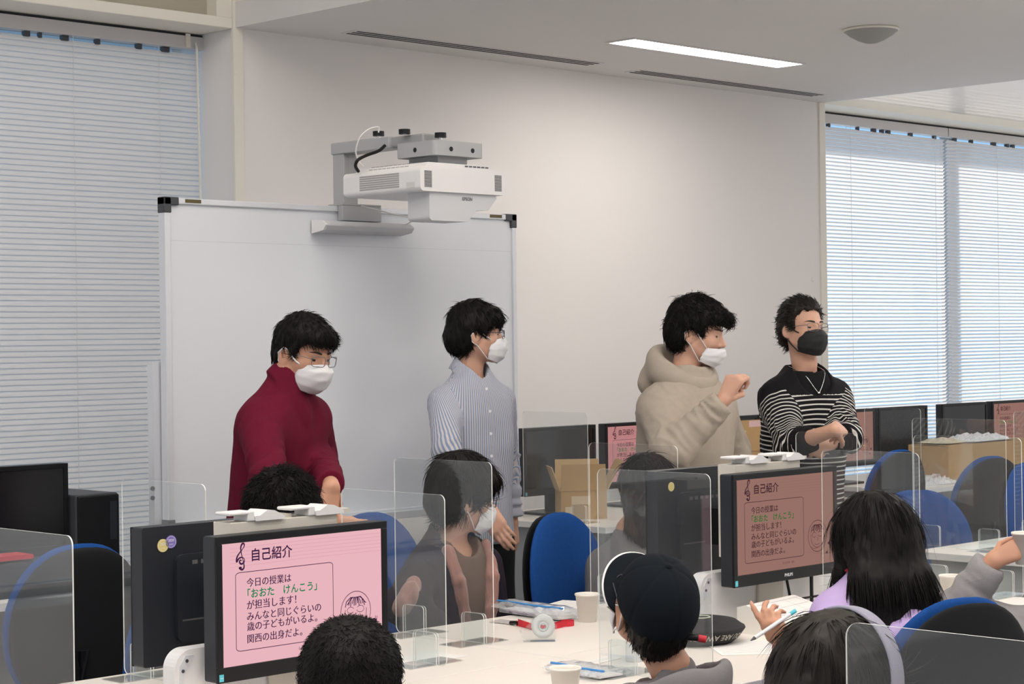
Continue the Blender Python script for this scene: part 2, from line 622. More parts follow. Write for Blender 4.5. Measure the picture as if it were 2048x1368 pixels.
_a, _b = on_z(1218, 84, ZC), on_z(1555, 133, ZC)
ly = 0.5 * (_a.y + _b.y)
ceiling_lamp('bright white recessed strip lamp in the ceiling near the wall', _a.x, _b.x, ly - 0.17, ly, ZC)
for i, (x, y) in enumerate(((8.2, 3.9), (9.6, 4.25), (9.4, 2.6), (6.8, 2.6), (8.1, 1.2), (6.65, 1.2), (6.9, -1.4), (8.9, -1.4))):  # unseen lamps, added to brighten the right wall and the men
    ceiling_lamp('unseen recessed strip lamp added in the dropped ceiling nearer the viewer for more light', x - 0.65, x + 0.65, y - 0.085, y + 0.085, ZC)
for y in (5.6, 4.2, 2.8, 1.4, 0.0):  # more unseen lamps, added and sized to brighten the tables
    for x in ((-1.2, 0.6, 2.4) if y > 5 else (-1.2, 0.6, 2.4, 4.2)):
        ceiling_lamp('unseen recessed strip lamp added in the high ceiling to brighten the tables', x - 0.65, x + 0.65, y - (0.05 if y > 4 else 0.125), y + (0.05 if y > 4 else 0.125), ZH)


def diffuser(label, p, q):
    y = 0.5 * (p.y + q.y)
    t = thing('air_diffuser', label, 'vent', ((p.x + q.x) / 2, y, ZC), 0, 'ceiling slot diffusers')
    h = (q.x - p.x) / 2
    f = MB()
    f.box(-h, h, -0.062, 0.062, -0.004, 0)
    f.build('frame', M['ceiling'], t)
    s = MB()
    for yy in (-0.038, 0.0, 0.038):
        s.box(-h + 0.02, h - 0.02, yy - 0.009, yy + 0.009, -0.0055, -0.0035)
    s.build('slot', M['dark_gap'], t)


diffuser('long dark slot air diffuser in the ceiling above the projector', on_z(700, 62, ZC), on_z(1190, 128, ZC))
diffuser('slot air diffuser in the ceiling beside the strip lamp toward the right window', on_z(1265, 141, ZC), on_z(1640, 190, ZC))
c = on_z(1742, 58, ZC)
t = thing('ceiling_speaker', 'round domed speaker on the ceiling right of the strip lamp', 'speaker', c)
b = MB()
b.lathe([(0.0, -0.001), (0.135, -0.001), (0.138, -0.006), (0.130, -0.012)], n=40)
b.build('rim', M['trim'], t)
b = MB()
b.lathe([(0.130, -0.010), (0.105, -0.032), (0.065, -0.055), (0.03, -0.068), (0.0, -0.072)], n=40)
b.build('grille', mat('speaker_grille', (0.34, 0.34, 0.33), 0.7, noise=0.2, nscale=250), t)
# small sensor on the wall
p = on_y(1625, 559, YW)
b = MB()
b.lathe([(0, 0.006), (0.012, 0.005), (0.016, 0)], c=p, n=16, M=Matrix.Rotation(math.radians(90), 3, 'X'))
tag(b.build('wall_hook', M['wall']), 'tiny off-white hook on the white wall near its right end', 'hook')

# ------------------------------------------------------------------ whiteboard
YB = 5.90
bl, br = on_y(327, 395, YB), on_y(1030, 430, YB)
ZT = 0.5 * (bl.z + br.z)
BH = 1.215
bx0, bx1, bz0 = bl.x, br.x, ZT - BH
wb = thing('whiteboard', 'large white marker board on a stand behind the standing men', 'whiteboard', ((bx0 + bx1) / 2, YB, 0))
hw = (bx1 - bx0) / 2
s = MB()
s.box(-hw + 0.015, hw - 0.015, 0.004, 0.03, bz0 + 0.015, ZT - 0.015)
s.box(-hw + 0.02, hw - 0.02, 0.0035, 0.004, ZT - 0.155, ZT - 0.1535, 1)
s.build('surface', [M['board'], mat('board_seam', (0.58, 0.60, 0.65), 0.5)], wb)
f = MB()
f.box(-hw, hw, -0.006, 0.034, ZT - 0.022, ZT)
f.box(-hw, hw, -0.006, 0.034, bz0, bz0 + 0.022)
f.box(-hw, -hw + 0.026, -0.006, 0.034, bz0, ZT)
f.box(hw - 0.022, hw, -0.006, 0.034, bz0, ZT)
f.build('frame', M['alu_light'], wb, bevel=0.003)
for sx in (-1, 1):
    for zz, sz in ((ZT, -1), (bz0, 1)):
        k = MB()
        x0 = sx * (hw + 0.003)
        k.box(min(x0, x0 - sx * 0.065), max(x0, x0 - sx * 0.065), -0.009, 0.036, min(zz + 0.003, zz + sz * 0.027), max(zz + 0.003, zz + sz * 0.027))
        k.box(min(x0, x0 - sx * 0.032), max(x0, x0 - sx * 0.032), -0.009, 0.036, min(zz + 0.003, zz + sz * 0.055), max(zz + 0.003, zz + sz * 0.055))
        k.build('corner_cap', M['dark_plastic'], wb, bevel=0.004)
for xx in (-hw + 0.09, hw - 0.155):
    k = MB()
    k.box(xx, xx + 0.07, -0.0075, -0.005, ZT - 0.016, ZT - 0.003)
    k.build('rating_label', mat('dark_gold_label', (0.10, 0.075, 0.02), 0.4), wb)
k = MB()
k.box(-hw + 0.1, hw - 0.1, -0.075, -0.006, bz0 - 0.012, bz0 + 0.002)
k.box(-hw + 0.1, hw - 0.1, -0.078, -0.070, bz0 - 0.012, bz0 + 0.018)
k.build('marker_tray', M['alu_light'], wb, bevel=0.002)
# wide upright on the left, behind the board, down to the floor
pl, pr_ = on_y(299, 724, YB + 0.06), on_y(332, 724, YB + 0.06)
k = MB()
k.box(pl.x - wb.location.x, pr_.x - wb.location.x + 0.06, 0.04, 0.075, 0.0, pl.z)
for yy in (977, 996):
    q = on_y(305, yy, YB + 0.04)
    k.cyl((q.x - wb.location.x, 0.036, q.z), (q.x - wb.location.x, 0.042, q.z), 0.008, n=12, mat=1)
k.build('upright_panel', [M['alu_light'], M['dark_plastic']], wb)
k = MB()
k.box(hw - 0.16, hw - 0.08, 0.04, 0.075, 0.0, 1.5)
k.build('upright_panel', M['alu_light'], wb)
for xx in (-hw - 0.03, hw - 0.12):
    k = MB()
    k.box(xx - 0.02, xx + 0.04, -0.3, 0.38, 0.03, 0.07)
    k.build('foot', M['alu'], wb, bevel=0.005)

# ------------------------------------------------------------------ projector on its arm
PX0 = on_y(687, 392, 5.72).x + 0.0
pa = on_y(687, 392, 5.72)
pc = on_x(841, 381, pa.x)
pe = on_y(1013, 392, pc.y)
ztop_p = on_x(841, 322, pa.x).z
zbot_p = pc.z
print('projector', pa, pc, pe, ztop_p)
pj = thing('projector', 'white short-throw projector hanging from a grey arm over the whiteboard', 'projector', ((pa.x + pe.x) / 2, (pa.y + pc.y) / 2, zbot_p))
hx, hy, hh = (pe.x - pa.x) / 2, (pa.y - pc.y) / 2, ztop_p - zbot_p
b = MB()
b.prism(rrect(-hx, hx, 0.0, hh * 0.84, 0.018), lambda u, v, t: Vector((u, t, v)), -hy, hy)
b.build('housing', M['white_plastic'], pj, bevel=0.008, seg=3)
b = MB()
tz = hh * 0.84
b.prism([(-hx + 0.02, tz - 0.005), (hx - 0.075, tz - 0.005), (hx - 0.09, hh), (-hx + 0.045, hh)], lambda u, v, t: Vector((u, t, v)), -hy + 0.006, hy - 0.04)
b.build('top_cover', M['white_plastic'], pj, bevel=0.006)
v = MB()
for i in range(7):
    z = hh * 0.18 + i * hh * 0.075
    v.box(-hx - 0.0012, -hx + 0.001, -hy + 0.115, hy - 0.115 + 0.02, z, z + hh * 0.045)
v.build('side_vent', M['vent_light'], pj)
v = MB()
for j in range(2):
    for i in range(9):
        y0_ = -hy + 0.10 + i * 0.025
        z0_ = tz + 0.004 + j * 0.010
        xo = -hx + 0.02 + (z0_ + 0.003 - tz + 0.005) / (hh - tz + 0.005) * 0.025
        v.box(xo - 0.001, xo + 0.004, y0_, y0_ + 0.02, z0_, z0_ + 0.005)
v.build('upper_vent', M['vent_light'], pj)
for xx in (-hx + 0.02, hx - 0.062):
    v = MB()
    for i in range(13):
        z = hh * 0.14 + i * 0.0047
        v.box(xx, xx + 0.036, -hy - 0.0012, -hy + 0.001, z, z + 0.0026)
    v.build('front_vent', M['vent'], pj)
v = MB()
for i in range(6):
    x = hx - 0.21 + i * 0.021
    v.box(x, x + 0.015, -hy + 0.004, -hy + 0.008, tz + 0.008, tz + 0.013)
v.build('top_vent', M['vent'], pj)
# mirror hood hanging below the front
b = MB()
fr = lambda u, v_, t: Vector((u, t, v_))
b.prism([(-hx + 0.055, 0.004), (hx - 0.05, 0.004), (hx - 0.04, -0.012), (hx - 0.085, -0.058), (hx - 0.15, -0.062), (hx - 0.185, -0.098), (hx - 0.20, -0.105), (-hx + 0.065, -0.105), (-hx + 0.055, -0.098)], fr, -hy + 0.012, -hy + 0.13)
b.build('mirror_hood', M['white_plastic_cool'], pj, bevel=0.007, seg=3)


def text_mesh(body, width, bold=0.0):
    c = bpy.data.curves.new('lettering', 'FONT')
    c.body = body
    c.fill_mode = 'FRONT'
    c.resolution_u = 3
    c.offset = bold
    o = bpy.data.objects.new('lettering', c)
    COL.objects.link(o)
    bpy.context.view_layer.update()
    me = bpy.data.meshes.new_from_object(o.evaluated_get(bpy.context.evaluated_depsgraph_get()))
    bpy.data.objects.remove(o)
    vs = [tuple(v.co) for v in me.vertices]
    fs = [tuple(p.vertices) for p in me.polygons]
    xs = [p[0] for p in vs]
    k = width / (max(xs) - min(xs))
    x0 = min(xs)
    bpy.data.meshes.remove(me)
    return [((x - x0) * k, y * k) for x, y, z in vs], fs, k


def put_text(mb, body, width, fn, mat=0, bold=0.0):
    vs, fs, k = text_mesh(body, width, bold)
    mb.add([fn(x, y) for x, y in vs], fs, mat)
    return k


lt = MB()
put_text(lt, 'EPSON', 0.05, lambda x, y: Vector((0.0 + x, -hy + 0.0105, -0.026 + y)), 0, 0.02)
lt.build('lettering', M['grey_ink'], pj)
k = MB()
k.box(-hx - 0.001, -hx + 0.001, -hy + 0.03, -hy + 0.075, hh * 0.12, hh * 0.32)
k.build('rating_label', mat('pale_label', (0.62, 0.61, 0.60), 0.6), pj)

# arm, pole and bracket that carry the projector
ar = thing('projector_bracket', 'grey metal pole and arm clamped on the whiteboard top carrying the projector', 'bracket', (on_y(690, 400, YB).x, YB, ZT))
ox, oy, oz = ar.location
zarm = on_y(690, 285, YB - 0.02).z
ctr = pj.location
b = MB()
b.box(-0.03, 0.04, -0.03, 0.035, 0.009, zarm - oz)
b.box(-0.021, -0.004, -0.032, -0.029, 0.05, zarm - oz - 0.02, 1)
b.build('pole', [M['grey_cast'], M['grey_metal']], ar, bevel=0.004)
b = MB()
b.box(-0.045, 0.155, -0.038, -0.0095, -0.058, 0.001)
b.box(-0.045, 0.155, -0.038, 0.05, 0.001, 0.009)
b.build('clamp', M['grey_cast'], ar, bevel=0.003)
yb_ = ctr.y - oy
b = MB()
b.box(-0.036, 0.05, -0.30, 0.04, zarm - oz - 0.045, zarm - oz)
b.build('arm', M['grey_cast'], ar, bevel=0.004)
pzt = ztop_p - oz
b = MB()
b.box(-0.02, 0.085, yb_ - 0.08, -0.28, zarm - oz - 0.04, zarm - oz - 0.002)
b.build('arm_slide', M['grey_metal'], ar, bevel=0.006)
cx_ = ctr.x - ox
b = MB()
b.prism(rrect(cx_ - 0.13, cx_ + 0.12, yb_ - 0.20, yb_ + 0.02, 0.02), lambda u, v_, t: Vector((u, v_, t)), pzt + 0.030, pzt + 0.085)
b.build('mount_plate', M['grey_cast'], ar, bevel=0.004)
b = MB()
b.box(cx_ - 0.08, cx_ + 0.07, yb_ - 0.16, yb_ + 0.0, pzt + 0.004, pzt + 0.032)
b.box(cx_ - 0.14, cx_ + 0.12, yb_ - 0.17, yb_ + 0.01, pzt + 0.0005, pzt + 0.005)
b.build('tilt_bracket', M['grey_metal'], ar, bevel=0.002)
for c0_, c1_ in (((cx_ - 0.131, yb_ - 0.09), (cx_ - 0.129, yb_ - 0.09)), ((cx_ - 0.05, yb_ - 0.201), (cx_ - 0.05, yb_ - 0.199)), ((cx_ + 0.06, yb_ - 0.201), (cx_ + 0.06, yb_ - 0.199))):
    b = MB()
    b.cyl((*c0_, pzt + 0.055), (*c1_, pzt + 0.055), 0.009)
    b.build('hole_plug', M['black_plastic'], ar)
for px_, py_, dy in ((757, 268, -0.22), (809, 264, yb_ + 0.0), (881, 271, yb_ - 0.12)):
    q = on_y(px_, py_, oy + dy) - Vector((ox, oy, oz))
    zb = zarm - oz if px_ < 850 else pzt + 0.085
    b = MB()
    b.cyl((q.x, q.y, min(zb - 0.004, q.z - 0.01)), (q.x, q.y, q.z - 0.006), 0.008, n=10, mat=1)
    b.cyl((q.x, q.y, q.z - 0.008), (q.x, q.y, q.z + 0.010), 0.022, n=20)
    b.build('knob', [M['black_plastic'], M['chrome']], ar, bevel=0.003)

# white sensor bar on the board
sa, sb = on_y(640, 450, YB - 0.05), on_y(815, 455, YB - 0.05)
sn = thing('sensor_bar', 'slim white sensor bar fixed on the whiteboard under the projector clamp', 'sensor', ((sa.x + sb.x) / 2, YB - 0.006, on_y(640, 450, YB - 0.05).z - 0.005))
h = (sb.x - sa.x) / 2
b = MB()
b.prism([(0, -0.024), (-0.07, -0.014), (-0.085, 0.004), (-0.06, 0.022), (0, 0.024)], lambda u, v_, t: Vector((t, u, v_)), -h, h)
b.build('body', [M['white_plastic_cool']], sn, bevel=0.004)
b = MB()
b.prism([(0.0, -0.025), (-0.071, -0.015), (-0.087, 0.004), (-0.061, 0.023), (0, 0.025)], lambda u, v_, t: Vector((t, u, v_)), -h - 0.006, -h + 0.004)
b.build('end_cap', M['white_plastic'], sn)


def cable(name, label, pts, r, m, n=40):
    P = [Vector(p) for p in pts]
    out = []
    P2 = [P[0] * 2 - P[1]] + P + [P[-1] * 2 - P[-2]]
    for i in range(1, len(P2) - 2):
        for j in range(8):
            t_ = j / 8
            a, b_, c_, d = P2[i - 1], P2[i], P2[i + 1], P2[i + 2]
            out.append(0.5 * ((2 * b_) + (c_ - a) * t_ + (2 * a - 5 * b_ + 4 * c_ - d) * t_ ** 2 + (3 * b_ - a - 3 * c_ + d) * t_ ** 3))
    out.append(P[-1])
    mb = MB()
    mb.tube(out, r, 7)
    return tag(mb.build(name, m), label, 'cable')


yk = ctr.y + 0.1
cable('power_cable', 'thick black cable looping from the projector arm down to the projector', [on_y(770, 291, yk), on_y(757, 302, yk), on_y(735, 310, yk), on_y(716, 320, yk), on_y(711, 332, yk + 0.02), on_y(717, 343, yk + 0.03)], 0.0065, M['black_plastic'])
cable('signal_cable', 'thin white cable arching up beside the projector arm', [on_y(757, 265, 5.6), on_y(757, 254, 5.6), on_y(737, 259, 5.62), on_y(720, 275, 5.64), on_y(712, 300, 5.66), on_y(716, 320, 5.66), on_y(728, 334, 5.63)], 0.003, M['cable_white'])
cable('sensor_cable', 'thin white cable curling from the clamp to the sensor bar end', [on_y(722, 412, YB - 0.07), on_y(755, 420, YB - 0.08), on_y(785, 428, YB - 0.09), on_y(815, 434, YB - 0.1), on_y(826, 440, YB - 0.1), on_y(818, 446, YB - 0.09), on_y(811, 449, YB - 0.07)], 0.0028, M['cable_white'])
cable('board_cable', 'black cable hanging behind the projector pole', [on_y(684, 378, YB + 0.03), on_y(682, 392, YB + 0.05), on_y(681, 406, YB + 0.05)], 0.004, M['black_plastic'])
# ------------------------------------------------------------------ monitors
MW, MH, MT = 0.508, 0.328, 0.045
SX0, SX1, SZ0, SZ1 = -MW / 2 + 0.017, MW / 2 - 0.017, 0.034, MH - 0.017


def slide_mesh(mats, rich=True):
    """The slide shown on the screens, built on the panel's own plane."""
    mb = MB()
    w, h = SX1 - SX0, SZ1 - SZ0
    P = lambda u, v, e=0.0006: Vector((SX0 + u * w, -e, SZ1 - v * h))
    mb.add([P(0, 0, 0), P(1, 0, 0), P(1, 1, 0), P(0, 1, 0)], [(0, 1, 2, 3)], 0)

    def line(pts, r, m=1, closed=False, e=0.0006):
        n = len(pts)
        vs = []
        for i, (u, v) in enumerate(pts):
            a = pts[i - 1] if (i > 0 or closed) else pts[i]
            c = pts[(i + 1) % n] if (i < n - 1 or closed) else pts[i]
            dx, dz = (c[0] - a[0]) * w, (c[1] - a[1]) * h
            l = math.hypot(dx, dz) or 1
            ri = r[i] if isinstance(r, (list, tuple)) else r
            nx, nz = -dz / l * ri, dx / l * ri
            vs += [P(u + nx / w, v + nz / h, e), P(u - nx / w, v - nz / h, e)]
        fs = [(2 * i, 2 * i + 1, 2 * i + 3, 2 * i + 2) for i in range(n - 1)]
        if closed:
            fs.append((2 * n - 2, 2 * n - 1, 1, 0))
        mb.add(vs, fs, m)

    if rich:
        for i, v in enumerate((0.035, 0.065, 0.095, 0.125, 0.155, 0.185)):
            line([(0.05, v + 0.01), (0.5, v), (0.995, v + 0.004)], 0.00035, 3, e=0.0003)

    def txt(s, u, v, width, m=1, bold=1):
        for k in range(bold):
            dx, dz = ((0, 0), (0.035, 0.0), (0.017, 0.022), (0.0175, -0.02))[k]
            put_text(mb, s, width * w, lambda x, y: P(u, v, 0.0006 + 0.00002 * k) + Vector((x + dx * size, 0, y - 0.37 * size + dz * size)), m, 0.0)
    size = 0.24 / 4 * w
    txt('自己紹介', 0.178, 0.115, 0.245, 1, 4)
    size = 0.0458 * w
    txt('今日の授業は', 0.145, 0.335, 0.27, 1, 2)
    txt('「おおた　けんこう」', 0.150, 0.428, 0.425, 2, 4)
    txt('が担当します！', 0.145, 0.52, 0.30, 1, 2)
    txt('みんなと同じぐらいの', 0.145, 0.612, 0.455, 1, 2)
    txt('歳の子どもがいるよ。', 0.145, 0.695, 0.43, 1, 2)
    txt('関西の出身だよ。', 0.145, 0.795, 0.335, 1, 2)
    size = 0.016 * w
    txt('子ども大学　紹介', 0.455, 0.935, 0.125, 1, 1)
    # rounded frame
    line(rrect(0.08, 0.68, 0.245, 0.885, 0.026, 6), 0.0008, 1, True)
    # treble clef
    cl = [(0.118, 0.150), (0.110, 0.143), (0.105, 0.156), (0.110, 0.172), (0.122, 0.174), (0.133, 0.158), (0.132, 0.135), (0.119, 0.122), (0.102, 0.128), (0.088, 0.155), (0.090, 0.118), (0.105, 0.085), (0.124, 0.055), (0.134, 0.03), (0.132, 0.012), (0.122, 0.012), (0.114, 0.035), (0.114, 0.07), (0.121, 0.12), (0.130, 0.175), (0.131, 0.205), (0.122, 0.222), (0.111, 0.218), (0.106, 0.206)]
    dense = []
    for i in range(len(cl) - 1):
        for j in range(4):
            t_ = j / 4
            a, b_, c_, d = cl[max(i - 1, 0)], cl[i], cl[i + 1], cl[min(i + 2, len(cl) - 1)]
            dense.append(tuple(0.5 * (2 * b_[k] + (c_[k] - a[k]) * t_ + (2 * a[k] - 5 * b_[k] + 4 * c_[k] - d[k]) * t_ ** 2 + (3 * b_[k] - a[k] - 3 * c_[k] + d[k]) * t_ ** 3) for k in (0, 1)))
    line(dense, [0.0009 + 0.0013 * abs(math.sin(i * 0.13)) for i in range(len(dense))])
    mb.add([P(0.109 + 0.010 * math.cos(a * math.pi / 6), 0.208 + 0.012 * math.sin(a * math.pi / 6)) for a in range(12)], [tuple(range(12))], 1)
    # drawn face in an oval
    ov = lambda cu, cv, ru, rv, a0=0, a1=360, n=36: [(cu + ru * math.cos(math.radians(a0 + (a1 - a0) * i / n)), cv + rv * math.sin(math.radians(a0 + (a1 - a0) * i / n))) for i in range(n + 1)]
    line(ov(0.826, 0.69, 0.098, 0.172)[:-1], 0.0008, 1, True)
    line(ov(0.826, 0.69, 0.070, 0.125, -10, 190), 0.0007)
    for k in range(13):
        u = 0.765 + k * 0.0102
        line([(0.826 + (u - 0.826) * 0.5, 0.565), (u, 0.60 + 0.02 * math.sin(k * 1.7)), (u + (u - 0.826) * 0.12, 0.635 + 0.012 * math.cos(k * 2.3))], 0.0012)
    line(ov(0.792, 0.675, 0.022, 0.026, 40, 340), 0.0006)
    line(ov(0.856, 0.672, 0.024, 0.028, -150, 170), 0.0006)
    line([(0.824, 0.70), (0.830, 0.735), (0.822, 0.742)], 0.0006)
    line(ov(0.822, 0.765, 0.028, 0.018, 20, 160, 10), 0.0006)
    line(ov(0.80, 0.79, 0.04, 0.035, 40, 170, 10), 0.0005)
    for u, v in ((0.945, 0.785), (0.955, 0.79), (0.925, 0.885)):
        line(ov(u, v, 0.008, 0.008, 0, 360, 10), 0.0018)
        line([(u + 0.008, v), (u + 0.012, v - 0.035)], 0.0008)
    me = bpy.data.meshes.new('screen')
    me.from_pydata(mb.v, [], mb.f)
    for m in mats:
        me.materials.append(m)
    me.polygons.foreach_set('material_index', mb.m)
    me.update()
    return me


SL_FRONT = slide_mesh([M['screen_pink'], M['screen_ink'], M['screen_green'], M['screen_line']])
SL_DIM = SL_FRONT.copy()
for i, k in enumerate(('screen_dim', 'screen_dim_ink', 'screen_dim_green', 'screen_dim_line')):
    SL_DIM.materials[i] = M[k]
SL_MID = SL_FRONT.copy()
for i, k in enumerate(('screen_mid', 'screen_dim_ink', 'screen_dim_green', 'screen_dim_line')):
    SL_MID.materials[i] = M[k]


def monitor(label, loc, rz, screen=None, group=None, brand=False, sticker=True, stand=False):
    """Local front is -Y, origin under the middle of the panel, front face at y = 0."""
    t = thing('monitor', label, 'monitor', loc, rz, group)
    b = MB()
    b.prism(rrect(-MW / 2, MW / 2, 0, MH, 0.006, 4), lambda u, v, s: Vector((u, s, v)), 0.0015, MT)
    b.prism(rrect(-MW / 2 + 0.09, MW / 2 - 0.09, 0.05, MH - 0.07, 0.02, 4), lambda u, v, s: Vector((u, s, v)), MT - 0.001, MT + 0.012)
    b.build('housing', M['mon_back'], t, bevel=0.004)
    b = MB()
    for a in ((-MW / 2, MW / 2, SZ1, MH), (-MW / 2, MW / 2, 0, SZ0), (-MW / 2, SX0, SZ0, SZ1), (SX1, MW / 2, SZ0, SZ1)):
        b.box(a[0], a[1], -0.004, 0.004, a[2], a[3])
    b.build('bezel', M['black_plastic'], t, bevel=0.0015)
    if screen is None:
        b = MB()
        b.box(SX0, SX1, 0.0, 0.0014, SZ0, SZ1)
        b.build('screen', M['black_gloss'], t)
    else:
        o = bpy.data.objects.new('screen', screen)
        COL.objects.link(o)
        o.parent = t
    if sticker:
        b = MB()
        b.box(-MW / 2 + 0.004, -MW / 2 + 0.016, -0.0048, -0.004, 0.004, 0.020)
        b.box(-MW / 2 + 0.0055, -MW / 2 + 0.0145, -0.0051, -0.0047, 0.0115, 0.0125, 1)
        b.build('sticker', [M['cyan_sticker'], M['white_ink']], t)
    if brand:
        b = MB()
        put_text(b, 'PHILIPS', 0.040, lambda x, y: Vector((x - 0.016, -0.0046, 0.012 + y)), 0, 0.03)
        b.build('lettering', M['white_ink'], t)
    b = MB()
    for k in range(10):
        b.box(-0.12 + k * 0.025, -0.105 + k * 0.025, MT + 0.0115, MT + 0.0125, MH - 0.095, MH - 0.085)
    b.box(-0.15, 0.15, MT + 0.0117, MT + 0.0127, 0.10, 0.104, 0)
    b.build('back_slots', M['vent'], t)
    if stand:
        b = MB()
        b.box(-0.03, 0.03, MT + 0.008, MT + 0.04, -0.10, 0.16)
        b.build('neck', M['black_plastic'], t, bevel=0.004)
        b = MB()
        b.prism(rrect(-0.12, 0.12, -0.06, 0.14, 0.03), lambda u, v, s: Vector((u, v + 0.03, s)), -0.1, -0.088)
        b.build('foot', M['black_plastic'], t, bevel=0.003)
    return t


TZ = 0.70          # table height
YC = 3.68          # centre line of the near island


def spot_stickers(t, spots):
    for x, z, r, m, ring in spots:
        b = MB()
        b.cyl((x, MT + 0.0005, z), (x, MT + 0.0018, z), r, n=28)
        b.lathe([(r * 0.86, 0), (r * 0.8, 0)], c=(x, MT + 0.0021, z), n=28, mat=1, M=Matrix.Rotation(math.radians(90), 3, 'X'))
        if ring:
            put_text(b, '2020', r * 1.1, lambda u, v: Vector((x + r * 0.55 - u, MT + 0.0022, z + v + r * 0.05)), 1, 0.02)
            put_text(b, '点検済', r * 0.8, lambda u, v: Vector((x + r * 0.4 - u, MT + 0.0022, z + v - r * 0.5)), 1, 0.0)
        b.build('inspection_sticker', [m, M['white_ink']], t)


def cable_part(name, pts, r, m, parent):
    mb = MB()
    pts = [Vector(p) for p in pts]
    mb.tube(pts, r, 7)
    return mb.build(name, m, parent)


def monitor_pair(left_px, top_py, lab_f, lab_b, lab_s, lab_p, screen, first):
    yf = YC - 0.085
    q = on_y(left_px, top_py, yf)
    xc = q.x + MW / 2
    z0 = q.z - MH
    f = monitor(lab_f, (xc, yf, z0), 0, screen, 'screens facing the viewer on the near tables', brand=not first)
    yb = YC + 0.245
    k = monitor(lab_b, (xc + (0.0 if first else 0.0), yb, z0 + (0.004 if first else 0.0)), math.pi, None, 'monitors turned away on the near tables', sticker=False)
    if first:
        spot_stickers(k, [(MW / 2 - 0.058, MH - 0.045, 0.0155, M['yellow_sticker'], True), (MW / 2 - 0.081, MH - 0.038, 0.0155, M['purple_sticker'], True)])
    else:
        spot_stickers(k, [(MW / 2 - 0.062, MH - 0.05, 0.014, M['yellow_sticker'], False)])
    s = thing('monitor_stand', lab_s, 'stand', (xc, YC, TZ))
    zb, zt = z0 + 0.075 - TZ, z0 + MH + 0.022 - TZ
    b = MB()
    b.box(-0.168, 0.15, -0.027, 0.038, zb, zt)
    b.box(-0.171, -0.168, -0.028, 0.022, zb + 0.01, zb + 0.12)
    b.build('box', M['beige'], s, bevel=0.003)
    b = MB()
    for zz, r in ((zb + 0.03, 0.008), (zb + 0.085, 0.008)):
        b.cyl((-0.1775, -0.002, zz), (-0.170, -0.002, zz), r, n=14)
    b.build('bolt', M['chrome'], s)
    b = MB()
    for zz in (zb + 0.145, zb + 0.163):
        b.cyl((-0.1692, 0.0, zz), (-0.167, 0.0, zz), 0.004, n=10)
    b.build('screw_hole', M['black_plastic'], s)
    b = MB()
    b.box(-0.06, 0.06, -0.026, -0.0165, 0.0, zb + 0.01)
    b.cyl((-0.015, -0.028, zb - 0.05), (-0.015, -0.0255, zb - 0.05), 0.005, n=10, mat=1)
    b.build('post', [M['beige'], M['black_plastic']], s, bevel=0.002)
    for x0, x1 in ((-0.160, -0.10), (0.02, 0.08)):
        b = MB()
        b.box(x0 + 0.04, x1, -0.03, 0.026, zt, zt + 0.022)
        b.box(x0 - 0.012, x1, -0.03, 0.026, zt + 0.016, zt + 0.024)
        b.build('clip', M['white_plastic'], s, bevel=0.003)
        b = MB()
        b.prism([(x1, 0), (x1 + 0.085, 0), (x1 + 0.085, 0.008), (x1 + 0.055, 0.022), (x1 + 0.035, 0.024), (x1 + 0.012, 0.012), (x1, 0.012)], lambda u, v, t_: Vector((u, t_, zt + v)), -0.034, 0.032)
        b.build('wedge', M['white_plastic'], s, bevel=0.002)
        b = MB()
        b.box(x1 + 0.085, x1 + 0.12, -0.015, 0.04, zt, zt + 0.009)
        b.box(x1 + 0.088, x1 + 0.097, -0.016, -0.0145, zt + 0.001, zt + 0.008, 1)
        b.build('latch', [M['beige'], M['black_plastic']], s)
    # arms holding the two panels
    b = MB()
    b.box(-0.05, 0.05, 0.038, yb - YC - MT - 0.0142, zb + 0.02, zb + 0.13)
    b.build('panel_mount', M['black_plastic'], s)
    cable_part('cable', [(0.045, -0.05, z0 - TZ - 0.004), (0.05, -0.06, 0.06), (0.06, -0.065, 0.03), (0.064, -0.066, 0.004)], 0.0045, M['black_plastic'], s)
    b = MB()
    b.box(0.125, 0.205, -0.052, -0.046, 0.052, 0.058)
    b.box(0.168, 0.176, -0.052, -0.044, 0.0, z0 - TZ - 0.003)
    b.build('cable', M['black_plastic'], s)
    # low white partition on the centre line
    p = thing('desk_partition', lab_p, 'partition', (xc, YC, TZ))
    b = MB()
    hwid = 0.318
    b.prism(rrect(-hwid, hwid, 0.0005, 0.165, 0.045, 8, (0, 0, 1, 1)), lambda u, v, t_: Vector((u, t_, v)), -0.016, 0.03, 0)
    b.build('panel', M['partition'], p, bevel=0.002)
    b = MB()
    b.prism([(-hwid + 0.012, 0.09), (-hwid + 0.05, 0.152), (-hwid + 0.028, 0.152), (-hwid + 0.012, 0.13)], lambda u, v, t_: Vector((u, t_, v)), -0.0185, -0.0155)
    for du, dv in ((0.020, 0.118), (0.031, 0.140)):
        b.cyl((-hwid + du, -0.020, dv), (-hwid + du, -0.0175, dv), 0.004, n=10, mat=1)
    b.build('corner_plate', [M['alu_light'], M['dark_plastic']], p)
    return xc


xc1 = monitor_pair(430, 1075, 'black monitor showing a bright pink slide, lower left foreground', 'black monitor seen from behind with yellow and purple stickers, lower left',
                   'beige stand with white clips behind the bright pink monitor', 'low white partition under the bright pink monitor', SL_FRONT, True)
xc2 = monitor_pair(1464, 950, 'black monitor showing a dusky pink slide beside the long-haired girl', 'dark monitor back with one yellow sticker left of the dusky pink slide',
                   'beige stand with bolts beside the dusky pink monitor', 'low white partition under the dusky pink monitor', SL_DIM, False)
print('pair centres', xc1, xc2)


